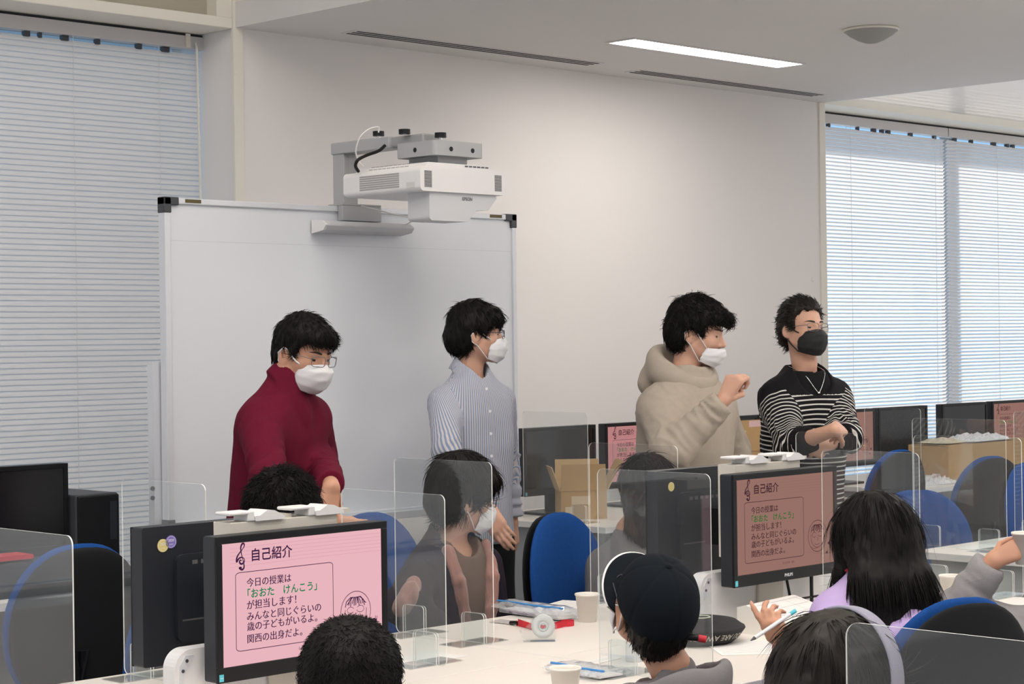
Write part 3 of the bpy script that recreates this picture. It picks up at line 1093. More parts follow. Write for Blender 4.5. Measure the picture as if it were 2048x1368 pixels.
# ------------------------------------------------------------------ tables
def table(label, x0, x1, y0, y1, group, end_panels=(True, True), logo=False):
    t = thing('classroom_table', label, 'table', ((x0 + x1) / 2, (y0 + y1) / 2, 0), 0, group)
    hx_, hy_ = (x1 - x0) / 2, (y1 - y0) / 2
    b = MB()
    b.box(-hx_ + 0.0015, hx_ - 0.0015, -hy_ + 0.0015, hy_ - 0.0015, TZ - 0.028, TZ)
    o = b.build('tabletop', [M['table'], M['table_edge']], t, bevel=0.002)
    for p in o.data.polygons:
        if abs(p.normal.z) < 0.5:
            p.material_index = 1
    for sx in (-1, 1):
        if end_panels[0 if sx < 0 else 1]:
            b = MB()
            x = sx * (hx_ - 0.055)
            b.box(x - 0.012, x + 0.012, -hy_ + 0.06, hy_ - 0.06, 0.0, TZ - 0.03)
            b.build('end_panel', M['panel_grey'], t, bevel=0.002)
    b = MB()
    b.box(-hx_ + 0.08, hx_ - 0.08, -0.012, 0.012, 0.12, TZ - 0.03)
    b.build('modesty_panel', M['panel_grey'], t)
    if logo:
        b = MB()
        xo = -hx_ + 0.0425
        put_text(b, '■ office', 0.07, lambda u, v: Vector((xo - 0.0006, 0.02 - u, TZ - 0.075 + v)), 0, 0.02)
        b.build('maker_mark', mat('blue_grey_ink', (0.12, 0.18, 0.35), 0.6), t)
    return t


YF, YN = YC + 0.66, YC - 0.64
xa, xm, xb_ = xc1 - 0.93, (xc1 + xc2) / 2, xc2 + 0.93
table('white table at the near island, far side, in front of the woman', xa, xm, YC, YF, 'tables of the near island')
table('white table at the near island, far side, by the standing men', xm, xb_, YC, YF, 'tables of the near island')
table('white table at the near island, near side, under the bright pink monitor', xa, xm, YN, YC, 'tables of the near island')
table('white table at the near island, near side, in front of the long-haired girl', xm, xb_, YN, YC, 'tables of the near island')
# next island to the right
r0 = on_z(1823, 1102, TZ)
print('right island corner', r0)
table('white table by the right edge of the photo with a grey end panel', r0.x, r0.x + 1.86, r0.y - 0.66, r0.y, 'tables of the right island', logo=True)
table('white table by the right edge of the photo, nearer the viewer', r0.x, r0.x + 1.86, r0.y - 1.32, r0.y - 0.66, 'tables of the right island')
# table nearest to the viewer
table('white table nearest the viewer under the lower right clear screen', 1.05, 2.55, 0.62, 1.42, 'tables nearest the viewer')
# wall desks
d0 = on_z(1041, 1042, TZ)
YD0 = 6.02
table('white desk along the wall, left one with the open cardboard box', d0.x, 8.62, YD0, 6.98, 'desks along the wall')
d1 = on_z(1832, 980, TZ)
table('white desk along the wall under the right window', d1.x, d1.x + 3.2, d1.y, d1.y + 0.95, 'desks along the wall')
d2 = on_z(45, 1202, TZ)
print('desks', d0, d1, d2)
table('white desk at the left edge under the left window', d2.x - 1.4, d2.x + 0.42, d2.y, d2.y + 0.75, 'desks along the wall')

# ------------------------------------------------------------------ clear acrylic screens
def clear_screen(label, x, y0, y1, z1, rz=0.0, feet=(0.06,), zb=TZ):
    """Upright sheet standing on small looped feet; runs along its own local y."""
    t = thing('acrylic_screen', label, 'screen', (x, (y0 + y1) / 2, zb), rz, 'clear acrylic desk screens')
    h = abs(y1 - y0) / 2
    b = MB()
    b.prism(rrect(-h, h, 0.001, z1 - zb, 0.018, 6), lambda u, v, s: Vector((s, u, v)), -0.0015, 0.0015, 0, 1)
    b.build('sheet', [M['acrylic'], M['acrylic_edge']], t)
    for k in feet:
        yc = (-h + k) if k > 0 else (h + k)
        for s in (-1, 1):
            b = MB()
            xo = s * 0.0042
            b.prism(rrect(yc - 0.045, yc + 0.045, 0.003, 0.085, 0.012, 4, (0, 0, 1, 1)), lambda u, v, w_: Vector((w_, u, v)), xo - 0.0014, xo + 0.0014, 0, 1)
            b.box(min(xo, xo + s * 0.09), max(xo, xo + s * 0.09), yc - 0.045, yc + 0.045, 0.0006, 0.003)
            b.build('foot', [M['acrylic'], M['acrylic_edge']], t)
    return t


def scr(label, lt_, rt_, x=None, z1=1.21, feet=(0.08, -0.08), zb=TZ):
    """Sheet whose top corners are seen at lt_ and rt_ (pixels); both lie at height z1."""
    a, c = on_z(lt_[0], lt_[1], z1), on_z(rt_[0], rt_[1], z1)
    ang = math.atan2(c.y - a.y, c.x - a.x)
    L = (c - a).length
    mid = (a + c) / 2
    t = clear_screen(label, mid.x, mid.y - L / 2, mid.y + L / 2, z1, 0.0, feet, zb)
    t.location = (mid.x, mid.y, zb)
    t.rotation_euler = (0, 0, ang - math.pi / 2)
    print(label[:40], 'a', [round(v, 2) for v in a], 'c', [round(v, 2) for v in c], 'L', round(L, 2))
    return t


def scr_x(label, x, lpx, rpx, z1=1.21, feet=(0.08, -0.08)):
    a, c = on_x(lpx, 900, x), on_x(rpx, 900, x)
    return clear_screen(label, x, c.y, a.y, z1, 0.0, feet)


a = on_x(145, 1072, 1.98)
clear_screen('clear screen at the left edge before the black chair back', 1.98, a.y, a.y + 0.4, a.z, 0, (0.08,))
scr_x('clear screen behind the sticker-backed monitor, left', xc1, 243, 410, on_x(243, 957, xc1).z)
scr_x('clear screen rising beside the bright pink monitor, before the woman', 3.52, 682, 888, on_x(888, 990, 3.52).z)
scr_x('clear screen in front of the seated woman, farther of two', xm + 0.03, 788, 983, on_x(788, 915, xm + 0.03).z)
p5 = on_z(1054, 1038, TZ)
clear_screen('clear screen on the wall desk before the switched-off monitor', p5.x - 0.02, p5.y - 0.42, p5.y, on_x(1051, 822, p5.x).z)
scr_x('clear screen between the blue chair and the grey-clad girl', xc2 + 0.01, 1178, 1355, on_x(1178, 885, xc2 + .01).z)
scr_x('clear screen behind the boy in the black cap', xm - 0.08, 1194, 1420, on_x(1194, 937, xm - .08).z, (-0.08,))
scr_x('clear screen in front of the dusky pink monitor', xc2 + 0.12, 1643, 1838, on_x(1643, 899, xc2 + .12).z)
scr_x('clear screen before the striped sweater man', xb_ - 0.04, 1592, 1714, on_x(1714, 867, xb_ - .04).z)
scr_x('clear screen on the table right of the long-haired girl', xb_ - 0.02, 1827, 2043, on_x(1827, 870, xb_ - .02).z)
scr_x('clear screen at the corner of the right table, behind the bag on the desk', r0.x + 0.2, 1825, 2012, on_x(1825, 836, r0.x + .2).z)
scr_x('clear screen at the right edge before the last pink monitor', r0.x + 0.62, 2028, 2150, on_x(2028, 822, r0.x + .62).z)
a = on_z(1692, 1243, 1.21)
clear_screen('clear screen across the lower right corner, nearest the viewer', a.x, a.y - 0.42, a.y, 1.21)
d15 = d1.x + 0.05
scr_x('clear screen edge-on by the wall desk monitors on the right', d1.x + 0.02, 1730, 1842, on_x(1730, 815, d1.x + .02).z)


# ------------------------------------------------------------------ chairs
def pad(w, h, t, bulge, n=2.6, narrow=0.18, curve=0.03, segs=40, rings=10):
    """Rounded cushion standing in the xz plane, front towards -y; narrower at the top."""
    mb = MB()

    def P(r, k, front):
        a = 2 * math.pi * k / segs
        c, s_ = math.cos(a), math.sin(a)
        x = math.copysign(abs(c) ** (2 / n), c) * w / 2 * r
        z = math.copysign(abs(s_) ** (2 / n), s_) * h / 2 * r
        x *= 1 - narrow * max(0, z / (h / 2)) ** 1.5 - 0.06 * max(0, -z / (h / 2)) ** 2
        y0 = -curve * (1 - (2 * x / w) ** 2)
        e = math.sqrt(max(0.0, 1 - r ** 6))
        return Vector((x, y0 * -1 - (t / 2 + bulge * (1 - r * r)) * e if front else -y0 + t / 2 * e, z))
    vs, fs = [], []
    rr = [math.sin(math.pi / 2 * i / rings) for i in range(rings + 1)]
    for front in (True, False):
        o = len(vs)
        vs.append(P(0, 0, front))
        for r in rr[1:]:
            for k in range(segs):
                vs.append(P(r, k, front))
        for k in range(segs):
            f = (o, o + 1 + k, o + 1 + (k + 1) % segs)
            fs.append(f if front else f[::-1])
        for i in range(rings - 1):
            for k in range(segs):
                a_, b_ = o + 1 + i * segs + k, o + 1 + i * segs + (k + 1) % segs
                f = (a_, a_ + segs, b_ + segs, b_)
                fs.append(f if front else f[::-1])
    mb.add(vs, fs, 0, True)
    o1, o2 = 1 + (rings - 1) * segs, 1 + rings * segs + 1 + (rings - 1) * segs
    return mb


def make_chair(label, loc, rz):
    t = thing('office_chair', label, 'chair', loc, rz, 'blue and black office chairs')
    H0 = 0.70
    o = pad(0.455, 0.50, 0.035, 0.02).build('backrest', M['blue_fabric'], t)
    o.location = (0, 0.21, H0)
    o.rotation_euler = (math.radians(-6), 0, 0)
    o = pad(0.445, 0.485, 0.022, 0.0).build('back_shell', M['shell'], t)
    o.location = (0, 0.247, H0 - 0.002)
    o.rotation_euler = (math.radians(-6), 0, 0)
    o = pad(0.47, 0.45, 0.05, 0.012, narrow=0.05, curve=0.0).build('seat', M['blue_fabric'], t)
    o.location = (0, -0.02, 0.43)
    o.rotation_euler = (math.radians(-90), 0, 0)
    b = MB()
    b.box(-0.18, 0.18, -0.18, 0.17, 0.385, 0.405)
    b.cyl((0, 0, 0.08), (0, 0, 0.39), 0.028, n=14)
    b.tube([(0, 0.12, 0.39), (0, 0.26, 0.40), (0, 0.285, 0.46), (0, 0.28, 0.62)], 0.02, 8)
    b.build('support', M['black_plastic'], t)
    b = MB()
    for i in range(5):
        a_ = 2 * math.pi * i / 5 + 0.3
        e = Vector((math.cos(a_) * 0.28, math.sin(a_) * 0.28, 0.07))
        b.tube([(0, 0, 0.11), e], 0.018, 8)
    b.build('base', M['black_plastic'], t)
    for i in range(5):
        a_ = 2 * math.pi * i / 5 + 0.3
        e = Vector((math.cos(a_) * 0.28, math.sin(a_) * 0.28, 0.03))
        tq = Vector((-math.sin(a_), math.cos(a_), 0)) * 0.018
        b = MB()
        b.cyl(e - tq, e + tq, 0.03, n=14)
        b.build('caster', M['black_plastic'], t)
    return t


def chair_at(label, px, py_top, d, face):
    """Chair whose backrest centre is seen at px at depth d; face = heading the sitter looks, degrees from +x."""
    p = W(px, py_top, d)
    rz = math.radians(face + 90)
    c = Vector((-math.sin(rz) * 0.21, math.cos(rz) * 0.21, 0))
    loc = (p.x - c.x, p.y - c.y, 0)
    global CH0
    if CH0 is None:
        CH0 = make_chair(label, loc, rz)
        r = CH0
    else:
        r = dup(CH0, label, loc, rz)
    print('chair', label[:30], 'top z', round(p.z, 2), [round(v, 2) for v in p])
    return r


CH0 = None
chair_at('black chair back with a blue rim by the left desk, behind two clear screens', 143, 1070, 6.1, 82)
chair_at('dark chair mostly hidden by the sticker-backed monitor', 338, 1120, 5.55, 112)
chair_at('blue chair top between the maroon jacket man and the seated woman', 757, 1018, 7.0, -88)
chair_at('blue chair facing the viewer, right of the seated woman', 1138, 1020, 6.9, -82)
chair_at('black chair back under the striped sweater elbow, by the wall desk', 1783, 880, 10.55, 83)
chair_at('tall black chair back with blue rim beside the cardboard box on the right', 1966, 889, 9.9, 75)
chair_at('blue chair seat back showing right of the long black hair', 1840, 983, 8.3, -130).scale = (1, 1, 0.95)
chair_at('black chair back with blue rim in the right foreground', 1893, 1192, 4.6, 72)
chair_at('chair at the right edge cut by the frame', 2075, 960, 9.3, -100)

# ------------------------------------------------------------------ wall-desk monitors
YM = 6.66
WALLM = 'monitors along the wall desks'


def wall_mon(label, lpx, tpy, screen, sticker=True, rz=0.0):
    q = on_y(lpx, tpy, YM)
    zb = TZ + 0.1003
    return monitor(label, (q.x + MW / 2, YM, zb), rz, screen, WALLM, False, sticker, True)


wall_mon('switched-off monitor on the wall desk right of the striped-shirt man', 1047, 860, None)
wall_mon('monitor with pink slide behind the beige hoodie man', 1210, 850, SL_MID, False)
wall_mon('switched-off monitor hidden behind the cardboard box, left of the pair', 1395, 840, None)
wall_mon('switched-off monitor hidden behind the cardboard box, right of the pair', 1516, 828, None)
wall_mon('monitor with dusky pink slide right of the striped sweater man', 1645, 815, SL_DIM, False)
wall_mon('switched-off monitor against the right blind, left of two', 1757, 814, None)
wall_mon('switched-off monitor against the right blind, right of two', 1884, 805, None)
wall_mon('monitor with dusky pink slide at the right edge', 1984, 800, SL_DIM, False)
# left desk: monitor and computer tower
q = on_y(135, 930, d2.y + 0.36)
m_ = monitor('switched-off monitor on the left desk before the blind', (q.x - MW / 2, q.y, TZ + 0.1003), 0, None, WALLM, False, False, True)
q = on_y(135, 993, d2.y + 0.30)
pc = thing('computer_tower', 'black computer tower beside the monitor on the left desk', 'computer', (q.x + 0.14, q.y + 0.215, TZ))
zt = q.z - TZ
b = MB()
b.box(-0.09, 0.09, -0.19, 0.19, 0, zt)
b.build('case', M['dark_plastic'], pc, bevel=0.006)
b = MB()
b.box(-0.088, 0.088, -0.203, -0.19, 0.004, zt - 0.004)
b.build('front_panel', M['black_plastic'], pc, bevel=0.008)
b = MB()
b.box(0.045, 0.075, -0.2045, -0.2025, zt - 0.17, zt - 0.03)
b.build('drive_slot', M['mon_back'], pc)
pq = on_y(-20, 1125, d2.y + 0.2)
b = MB()
b.prism(rrect(-0.10, 0.10, 0, 0.016, 0.005, 3), lambda u, v, t_: Vector((u, t_, v)), -0.05, 0.05)
o = b.build('folder', M['red'])
o.location = on_y(0, 1120, d2.y + 0.15)
tag(o, 'red folder lying on the stacked cables at the left edge', 'folder')
b = MB()
b.prism(rrect(-0.1, 0.1, -0.13, 0.06, 0.02), lambda u, v, t_: Vector((u, v, t_)), 0, 0.118)
o = b.build('document_tray', M['dark_plastic'], bevel=0.01)
o.location = on_y(0, 1120, d2.y + 0.2)
o.location.z = TZ + 0.0005
tag(o, 'dark tray under the red folder on the left desk', 'tray')
lc = on_y(30, 1180, d2.y + 0.06)
cable('power_cable', 'tangled black cable on the left desk', [(lc.x + 0.03, lc.y - 0.04, TZ + 0.006), (lc.x + 0.045, lc.y - 0.03, TZ + 0.03), (lc.x + 0.055, lc.y - 0.02, TZ + 0.09), (lc.x + 0.075, lc.y - 0.01, TZ + 0.02), (lc.x + 0.065, lc.y - 0.03, TZ + 0.006)], 0.005, M['black_plastic'])
b = MB()
b.box(-0.07, 0.07, -0.05, 0.05, 0, 0.002)
put_text(b, 'みんな', 0.09, lambda u, v: Vector((u - 0.05, v - 0.02, 0.0024)), 1, 0.02)
o = b.build('flyer', [M['paper'], M['red']])
o.location = (lc.x - 0.09, d2.y + 0.08, TZ)
tag(o, 'flyer with red writing on the left desk edge', 'flyer')


# ------------------------------------------------------------------ cardboard boxes
def flap(mb, a, b_, dirv, L, th=0.004, mat_=0):
    a, b_, dirv = Vector(a), Vector(b_), Vector(dirv).normalized()
    n = (b_ - a).cross(dirv).normalized() * th
    q = [a, b_, b_ + dirv * L - (b_ - a) * 0.02, a + dirv * L + (b_ - a) * 0.02]
    vs = q + [p + n for p in q]
    mb.add(vs, [(0, 1, 2, 3), (7, 6, 5, 4), (0, 4, 5, 1), (1, 5, 6, 2), (2, 6, 7, 3), (3, 7, 4, 0)], mat_)


def carton(label, x0, x1, y0, y1, h, flaps, extras=None, z0=TZ, rz=0.0):
    t = thing('cardboard_box', label, 'box', ((x0 + x1) / 2, (y0 + y1) / 2, z0), rz)
    hx_, hy_ = (x1 - x0) / 2, (y1 - y0) / 2
    b = MB()
    th = 0.005
    b.box(-hx_, hx_, -hy_, -hy_ + th, 0, h)
    b.box(-hx_, hx_, hy_ - th, hy_, 0, h)
    b.box(-hx_, -hx_ + th, -hy_ + th, hy_ - th, 0, h)
    b.box(hx_ - th, hx_, -hy_ + th, hy_ - th, 0, h)
    b.box(-hx_ + th, hx_ - th, -hy_ + th, hy_ - th, 0.0, th)
    b.build('body', M['cardboard'], t)
    C = {'f': ((-hx_, -hy_, h), (hx_, -hy_, h)), 'b': ((hx_, hy_, h), (-hx_, hy_, h)), 'l': ((-hx_, hy_, h), (-hx_, -hy_, h)), 'r': ((hx_, -hy_, h), (hx_, hy_, h))}
    for k, dirv, L, light in flaps:
        b = MB()
        flap(b, C[k][0], C[k][1], dirv, L, 0.004, 0)
        b.build('flap', M['cardboard_in'] if light else M['cardboard'], t)
    for nm, m, bx in extras or ():
        b = MB()
        b.box(*bx)
        b.build(nm, m, t)
    return t


c0 = on_y(1140, 1040, YD0 + 0.43)
ht = 0.135
carton('open cardboard box on the wall desk behind the blue chair', c0.x - 0.03, c0.x + 0.19, YD0 + 0.335, YD0 + 0.53, ht,
       [('f', (0, 0.06, 1), 0.125, False), ('l', (-0.35, 0, 1), 0.12, True), ('b', (0, 0.15, 1), 0.14, True), ('r', (0.55, 0, 1), 0.16, True)],
       [('tape', M['tape_pale'], (-0.06, 0.03, -0.0992, -0.0976, 0.07, 0.11)), ('tape', M['tape_pale'], (-0.09, -0.06, -0.0992, -0.0976, 0.03, 0.06))], TZ + 0.0003, math.radians(-38))
c0 = on_y(1440, 940, YD0 + 0.08)
c1 = on_y(1668, 940, YD0 + 0.08)
ht = on_y(1470, 905, YD0 + 0.08).z - TZ
hx_ = (c1.x - c0.x) / 2
carton('large cardboard box with raised flaps between hoodie man and striped sweater man', c0.x, c1.x, YD0 + 0.08, YD0 + 0.42, ht,
       [('f', (0.0, 0.05, 1), 0.155, False), ('r', (1, -0.12, -0.05), 0.26, True), ('b', (0, 0.3, 1), 0.10, True)],
       [('sticky_note', M['note_green'], (on_y(1475, 880, YD0 + .08).x - (c0.x + c1.x) / 2, on_y(1492, 880, YD0 + .08).x - (c0.x + c1.x) / 2, -0.17, -0.168, on_y(1480, 893, YD0 + .08).z - TZ, on_y(1480, 862, YD0 + .08).z - TZ)),
        ('label', M['pink_label'], (on_y(1499, 880, YD0 + .08).x - (c0.x + c1.x) / 2, on_y(1540, 880, YD0 + .08).x - (c0.x + c1.x) / 2, -0.168, -0.166, on_y(1500, 861, YD0 + .08).z - TZ, on_y(1500, 842, YD0 + .08).z - TZ))])
yq = d1.y + 0.15
c0, c1 = on_y(1897, 945, yq), on_y(2075, 945, yq)
ht = on_y(1897, 893, yq).z - TZ
carton('closed cardboard box topped with plastic bags by the right edge', c0.x, c1.x, yq, yq + 0.27, ht, [('f', (0, 1, 0.03), 0.132, False), ('b', (0, -1, 0.03), 0.132, False)])


def crumpled(name, label, cat, c, sx, sy, hgt, m, seed, extra=None):
    rs = np.random.default_rng(seed)
    n = 14
    vs, fs = [], []
    g = rs.random((n + 1, n + 1))
    for j in range(n + 1):
        for i in range(n + 1):
            u, v = i / n - 0.5, j / n - 0.5
            e = max(0, 1 - (2 * abs(u)) ** 4) * max(0, 1 - (2 * abs(v)) ** 4)
            vs.append((u * sx + 0.02 * (g[j, i] - .5), v * sy + 0.02 * (g[i, j] - .5), 0.002 + e * hgt * (0.35 + 0.65 * g[j, i])))
    for j in range(n):
        for i in range(n):
            a_ = j * (n + 1) + i
            fs += [(a_, a_ + 1, a_ + n + 2), (a_, a_ + n + 2, a_ + n + 1)]
    mb = MB()
    mb.add(vs, fs, 0)
    k = len(vs)
    mb.add([(v[0], v[1], 0.001) for v in vs[:]], [f[::-1] for f in fs], 0)
    if extra:
        extra(mb)
    o = mb.build(name, [m, M['blue_zip'], M['red']], recalc=False)
    o.location = c
    return tag(o, label, cat)


M['bag'] = mat('milky_plastic_bag', (0.74, 0.73, 0.74), 0.18, noise=0.15, nscale=12, spec=0.8)
M['bag_yellow'] = mat('yellowish_plastic_bag', (0.70, 0.60, 0.42), 0.2, noise=0.2, nscale=14, spec=0.8)
crumpled('plastic_bag', 'shiny clear plastic bag on top of the right cardboard box', 'bag', (c0.x + 0.50, yq + 0.12, TZ + ht + 0.012), 0.46, 0.24, 0.045, M['bag'], 3)
crumpled('plastic_bag', 'yellowish plastic bag at the left of the box top', 'bag', (c0.x + 0.13, yq + 0.13, TZ + ht + 0.012), 0.22, 0.2, 0.03, M['bag_yellow'], 4)


def redmark(mb):
    put_text(mb, 'みかん', 0.13, lambda u, v: Vector((u - 0.04, v - 0.09, 0.05)), 2, 0.03)


cb = on_z(1852, 967, TZ)
crumpled('plastic_bag', 'crumpled milky plastic bag with red print on the right wall desk', 'bag', (cb.x, cb.y, TZ), 0.32, 0.26, 0.055, M['bag'], 5, redmark)
pp = on_z(1850, 972, TZ)
b = MB()
b.box(-0.1, 0.1, -0.07, 0.07, 0, 0.0015)
o = b.build('paper_sheet', M['paper'])
o.location = (pp.x, pp.y, TZ)
tag(o, 'white sheet at the left corner of the right wall desk', 'paper')

# ------------------------------------------------------------------ things on the near tables
def cup(label, loc, h=0.084, r=0.0365):
    t = MB()
    t.lathe([(0.0, 0.004), (r * 0.70, 0.004), (r * 0.70, 0.0), (r * 0.74, 0.0), (r * 0.97, h - 0.004), (r * 1.02, h - 0.005), (r * 1.05, h - 0.002), (r * 1.02, h + 0.001), (r * 0.96, h), (r * 0.93, h - 0.006), (r * 0.70, 0.008), (0, 0.008)], n=36)
    o = t.build('paper_cup', M['cup'])
    o.location = loc
    return tag(o, label, 'cup', 'white paper cups')


p = on_z(1175, 1243, TZ)
cup('white paper cup beside the zip bag on the far table', p)
p = W(1131, 1376, 4.62)
p.z = TZ
cup('white paper cup at the bottom edge of the photo', p)
p = on_z(1902, 1203, TZ)
cup('white paper cup behind the right foreground chair', p)
p = W(113, 1380, 4.2)
p.z = TZ + 0.0
cup('white paper cup cut by the bottom edge at the far left', (on_z(113, 1470, TZ)))
p = on_z(1270, 1322, TZ)
b = MB()
b.lathe([(0, 0), (0.024, 0), (0.025, 0.004), (0.025, 0.075), (0.018, 0.082), (0.013, 0.084), (0.013, 0.098), (0, 0.1)], n=24)
o = b.build('bottle', M['white_plastic'])
o.location = p
tag(o, 'small white bottle half hidden by the black cap boy', 'bottle')


def zipbag(label, c, rz, L, Wd, H, seed):
    t = thing('zip_bag', label, 'bag', c, rz, 'zip bags on the tables')
    rs = np.random.default_rng(seed)
    b = MB()
    n = 12
    vs, fs = [], []
    for i in range(n + 1):
        x = (i / n - 0.5) * L
        for k in range(12):
            a_ = 2 * math.pi * k / 12
            q = 1 + 0.18 * (rs.random() - 0.5)
            vs.append((x, math.cos(a_) * Wd / 2 * q, H / 2 + math.sin(a_) * H / 2 * q * (0.75 if i in (0, n) else 1)))
    for i in range(n):
        for k in range(12):
            fs.append((i * 12 + k, i * 12 + (k + 1) % 12, (i + 1) * 12 + (k + 1) % 12, (i + 1) * 12 + k))
    b.add(vs, fs, 0)
    b.build('film', M['zip_bag'], t)
    b = MB()
    b.tube([((i / 8 - 0.5) * L * 0.98, -Wd * 0.28 + 0.004 * math.sin(i), H * 0.93) for i in range(9)], 0.0032, 6)
    b.build('zip_strip', M['blue_zip'], t)
    b = MB()
    b.box(-L * 0.45, L * 0.45, -Wd * 0.3, Wd * 0.3, 0.004, H * 0.35)
    b.box(-L * 0.3, L * 0.1, -Wd * 0.305, -Wd * 0.295, 0.006, H * 0.3, 1)
    b.build('contents', [M['paper'], mat('purple_print', (0.2, 0.08, 0.25), 0.6)], t)
    return t


a, c = on_z(1008, 1224, TZ), on_z(1140, 1242, TZ)
a.z = c.z = TZ + 0.0006
zipbag('rolled clear zip bag with a blue strip behind the tape dispenser', (a + c) / 2, math.atan2(c.y - a.y, c.x - a.x), (c - a).length, 0.11, 0.042, 5)
a, c = on_z(1136, 1342, TZ), on_z(1214, 1356, TZ)
a.z = c.z = TZ + 0.0006
zipbag('flat clear zip bag with a blue strip by the cap boy shoulder', (a + c) / 2, math.atan2(c.y - a.y, c.x - a.x), 0.20, 0.13, 0.024, 8)

# tape dispenser
p = on_z(1078, 1283, TZ)
td = thing('tape_dispenser', 'clear tape dispenser with a white roll standing on the table', 'tape dispenser', p, math.radians(-42))
R_ = Matrix.Rotation(math.radians(90), 3, 'X')
b = MB()
b.lathe([(0.014, -0.009), (0.033, -0.009), (0.033, 0.009), (0.014, 0.009), (0.014, -0.009)], c=(0.012, 0, 0.043), n=36, M=R_)
b.build('roll', M['tape_white'], td)
b = MB()
b.lathe([(0.008, -0.0095), (0.014, -0.0095), (0.014, 0.0095), (0.008, 0.0095), (0.008, -0.0095)], c=(0.012, 0, 0.043), n=24, M=R_)
b.build('core', M['alu_light'], td)
b = MB()
for s_ in (-0.0115, 0.0115):
    b.prism([(0.045, 0.0), (0.05, 0.043), (0.035, 0.074), (0.012, 0.081), (-0.012, 0.074), (-0.026, 0.05), (-0.045, 0.03), (-0.052, 0.034), (-0.05, 0.012), (-0.03, 0.0)], lambda u, v, w_: Vector((u, w_, v)), s_ - 0.001, s_ + 0.001, 0, 1)
b.box(-0.045, 0.045, -0.012, 0.012, 0.0005, 0.003)
b.build('shell', [M['acrylic'], M['acrylic_edge']], td)
b = MB()
b.box(-0.053, -0.05, -0.011, 0.011, 0.026, 0.036)
b.build('cutter', M['tape_white'], td)

# red lanyard and name card
lp = on_z(1050, 1258, TZ)
lz = TZ + 0.009
q1, q2, q3, q4, q5 = on_z(1036, 1247, lz), on_z(1060, 1254, lz), on_z(1088, 1258, lz), on_z(1135, 1246, lz), on_z(1110, 1253, lz)
b = MB()


def ribbon(mb, pts, hgt, m=0):
    P = [Vector(x) for x in pts]
    vs, fs = [], []
    for p_ in P:
        vs += [p_ - Vector((0, 0, hgt / 2)), p_ + Vector((0, 0, hgt / 2))]
    for i in range(len(P) - 1):
        fs.append((2 * i, 2 * i + 1, 2 * i + 3, 2 * i + 2))
    mb.add(vs, fs, m, True)


arc = [q4 + Vector((0.022 * math.cos(a_), 0.018 * math.sin(a_), 0.0)) for a_ in np.linspace(-2.6, 2.6, 14)]
ribbon(b, [q1, q1.lerp(q2, .5) + Vector((0.006, 0.006, .004)), q2, q3] + arc + [q3 + Vector((0.01, 0.015, 0)), q2 + Vector((0.01, 0.02, 0)), q1 + Vector((0.004, 0.012, 0))], 0.016)
ribbon(b, [q1 + Vector((0.0, 0.0, 0.006)), q2 + Vector((-0.01, -0.012, 0.006)), q2 + Vector((0.015, -0.02, 0.002)), q3 + Vector((0, -0.016, 0))], 0.016)
ln = b.build('strap', M['red'], recalc=False)
lan = thing('lanyard', 'red lanyard with a clear name card lying behind the tape dispenser', 'lanyard', (0, 0, 0))
ln.parent = lan
k0, k1 = on_z(978, 1244, TZ + 0.002), on_z(1026, 1249, TZ + 0.002)
b = MB()
d_ = (k1 - k0)
n_ = Vector((-d_.y, d_.x, 0)).normalized() * 0.055
b.add([k0, k1, k1 + n_, k0 + n_, k0 + Vector((0, 0, .002)), k1 + Vector((0, 0, .002)), k1 + n_ + Vector((0, 0, .002)), k0 + n_ + Vector((0, 0, .002))], [(3, 2, 1, 0), (4, 5, 6, 7), (0, 1, 5, 4), (1, 2, 6, 5), (2, 3, 7, 6), (3, 0, 4, 7)])
b.build('name_card', mat('card_sleeve', (0.62, 0.58, 0.56), 0.2, spec=0.8), lan)
b = MB()
b.tube([k1 + Vector((0, 0.01, .004)), (k1 + q1) / 2 + Vector((0, 0, .004)), q1], 0.006, 8)
b.build('clip', M['black_plastic'], lan)

# papers, pens, cases
def sheet(label, name, c, rz, sx, sy, lines=0, m=None, cat='paper', z=TZ):
    b_ = MB()
    b_.box(-sx / 2, sx / 2, -sy / 2, sy / 2, 0.0, 0.0016)
    for i in range(lines):
        y = sy / 2 - 0.02 - i * (sy - 0.03) / lines
        b_.box(-sx / 2 + 0.012, sx / 2 - 0.012, y - 0.0006, y + 0.0006, 0.0016, 0.0018, 1)
    o_ = b_.build(name, [m or M['paper'], mat('faint_grey_line', (0.45, 0.43, 0.46), 0.8)])
    o_.location = (c[0], c[1], z + 0.0003)
    o_.rotation_euler = (0, 0, rz)
    return tag(o_, label, cat)


sheet('white printed sheet by the rolled zip bag near the cup', 'paper_sheet', on_z(1140, 1213, TZ), 0.3, 0.24, 0.17, 7)
sheet('lined white sheet left of the lavender sleeve', 'paper_sheet', on_z(1492, 1296, TZ), math.radians(-38), 0.19, 0.24, 14)
sheet('white paper on the table left of the tape, near the seam', 'paper_sheet', on_z(845, 1318, TZ), 0.1, 0.2, 0.14, 0)
sheet('white sheet on the right table', 'paper_sheet', on_z(1985, 1095, TZ), 0.05, 0.26, 0.18, 0)
sheet('small printed slip on the seam of the tables', 'paper_sheet', on_z(1200, 1322, TZ), 0.1, 0.12, 0.05, 2)
pc_ = on_z(1447, 1293, TZ)
cs = thing('soft_case', 'black zip case with round badge and pale lettering on the table', 'case', (pc_.x + 0.02, pc_.y + 0.11, TZ), math.radians(-5))
b = MB()
b.lathe([(0, 0.0), (0.095, 0.0), (0.115, 0.015), (0.135, 0.042), (0.133, 0.047), (0.128, 0.049), (0.11, 0.062), (0.06, 0.068), (0, 0.069)], n=40)
b.build('body', mat('black_canvas', (0.010, 0.010, 0.012), 0.75, noise=0.15, bump=0.2, bscale=600), cs)
b = MB()
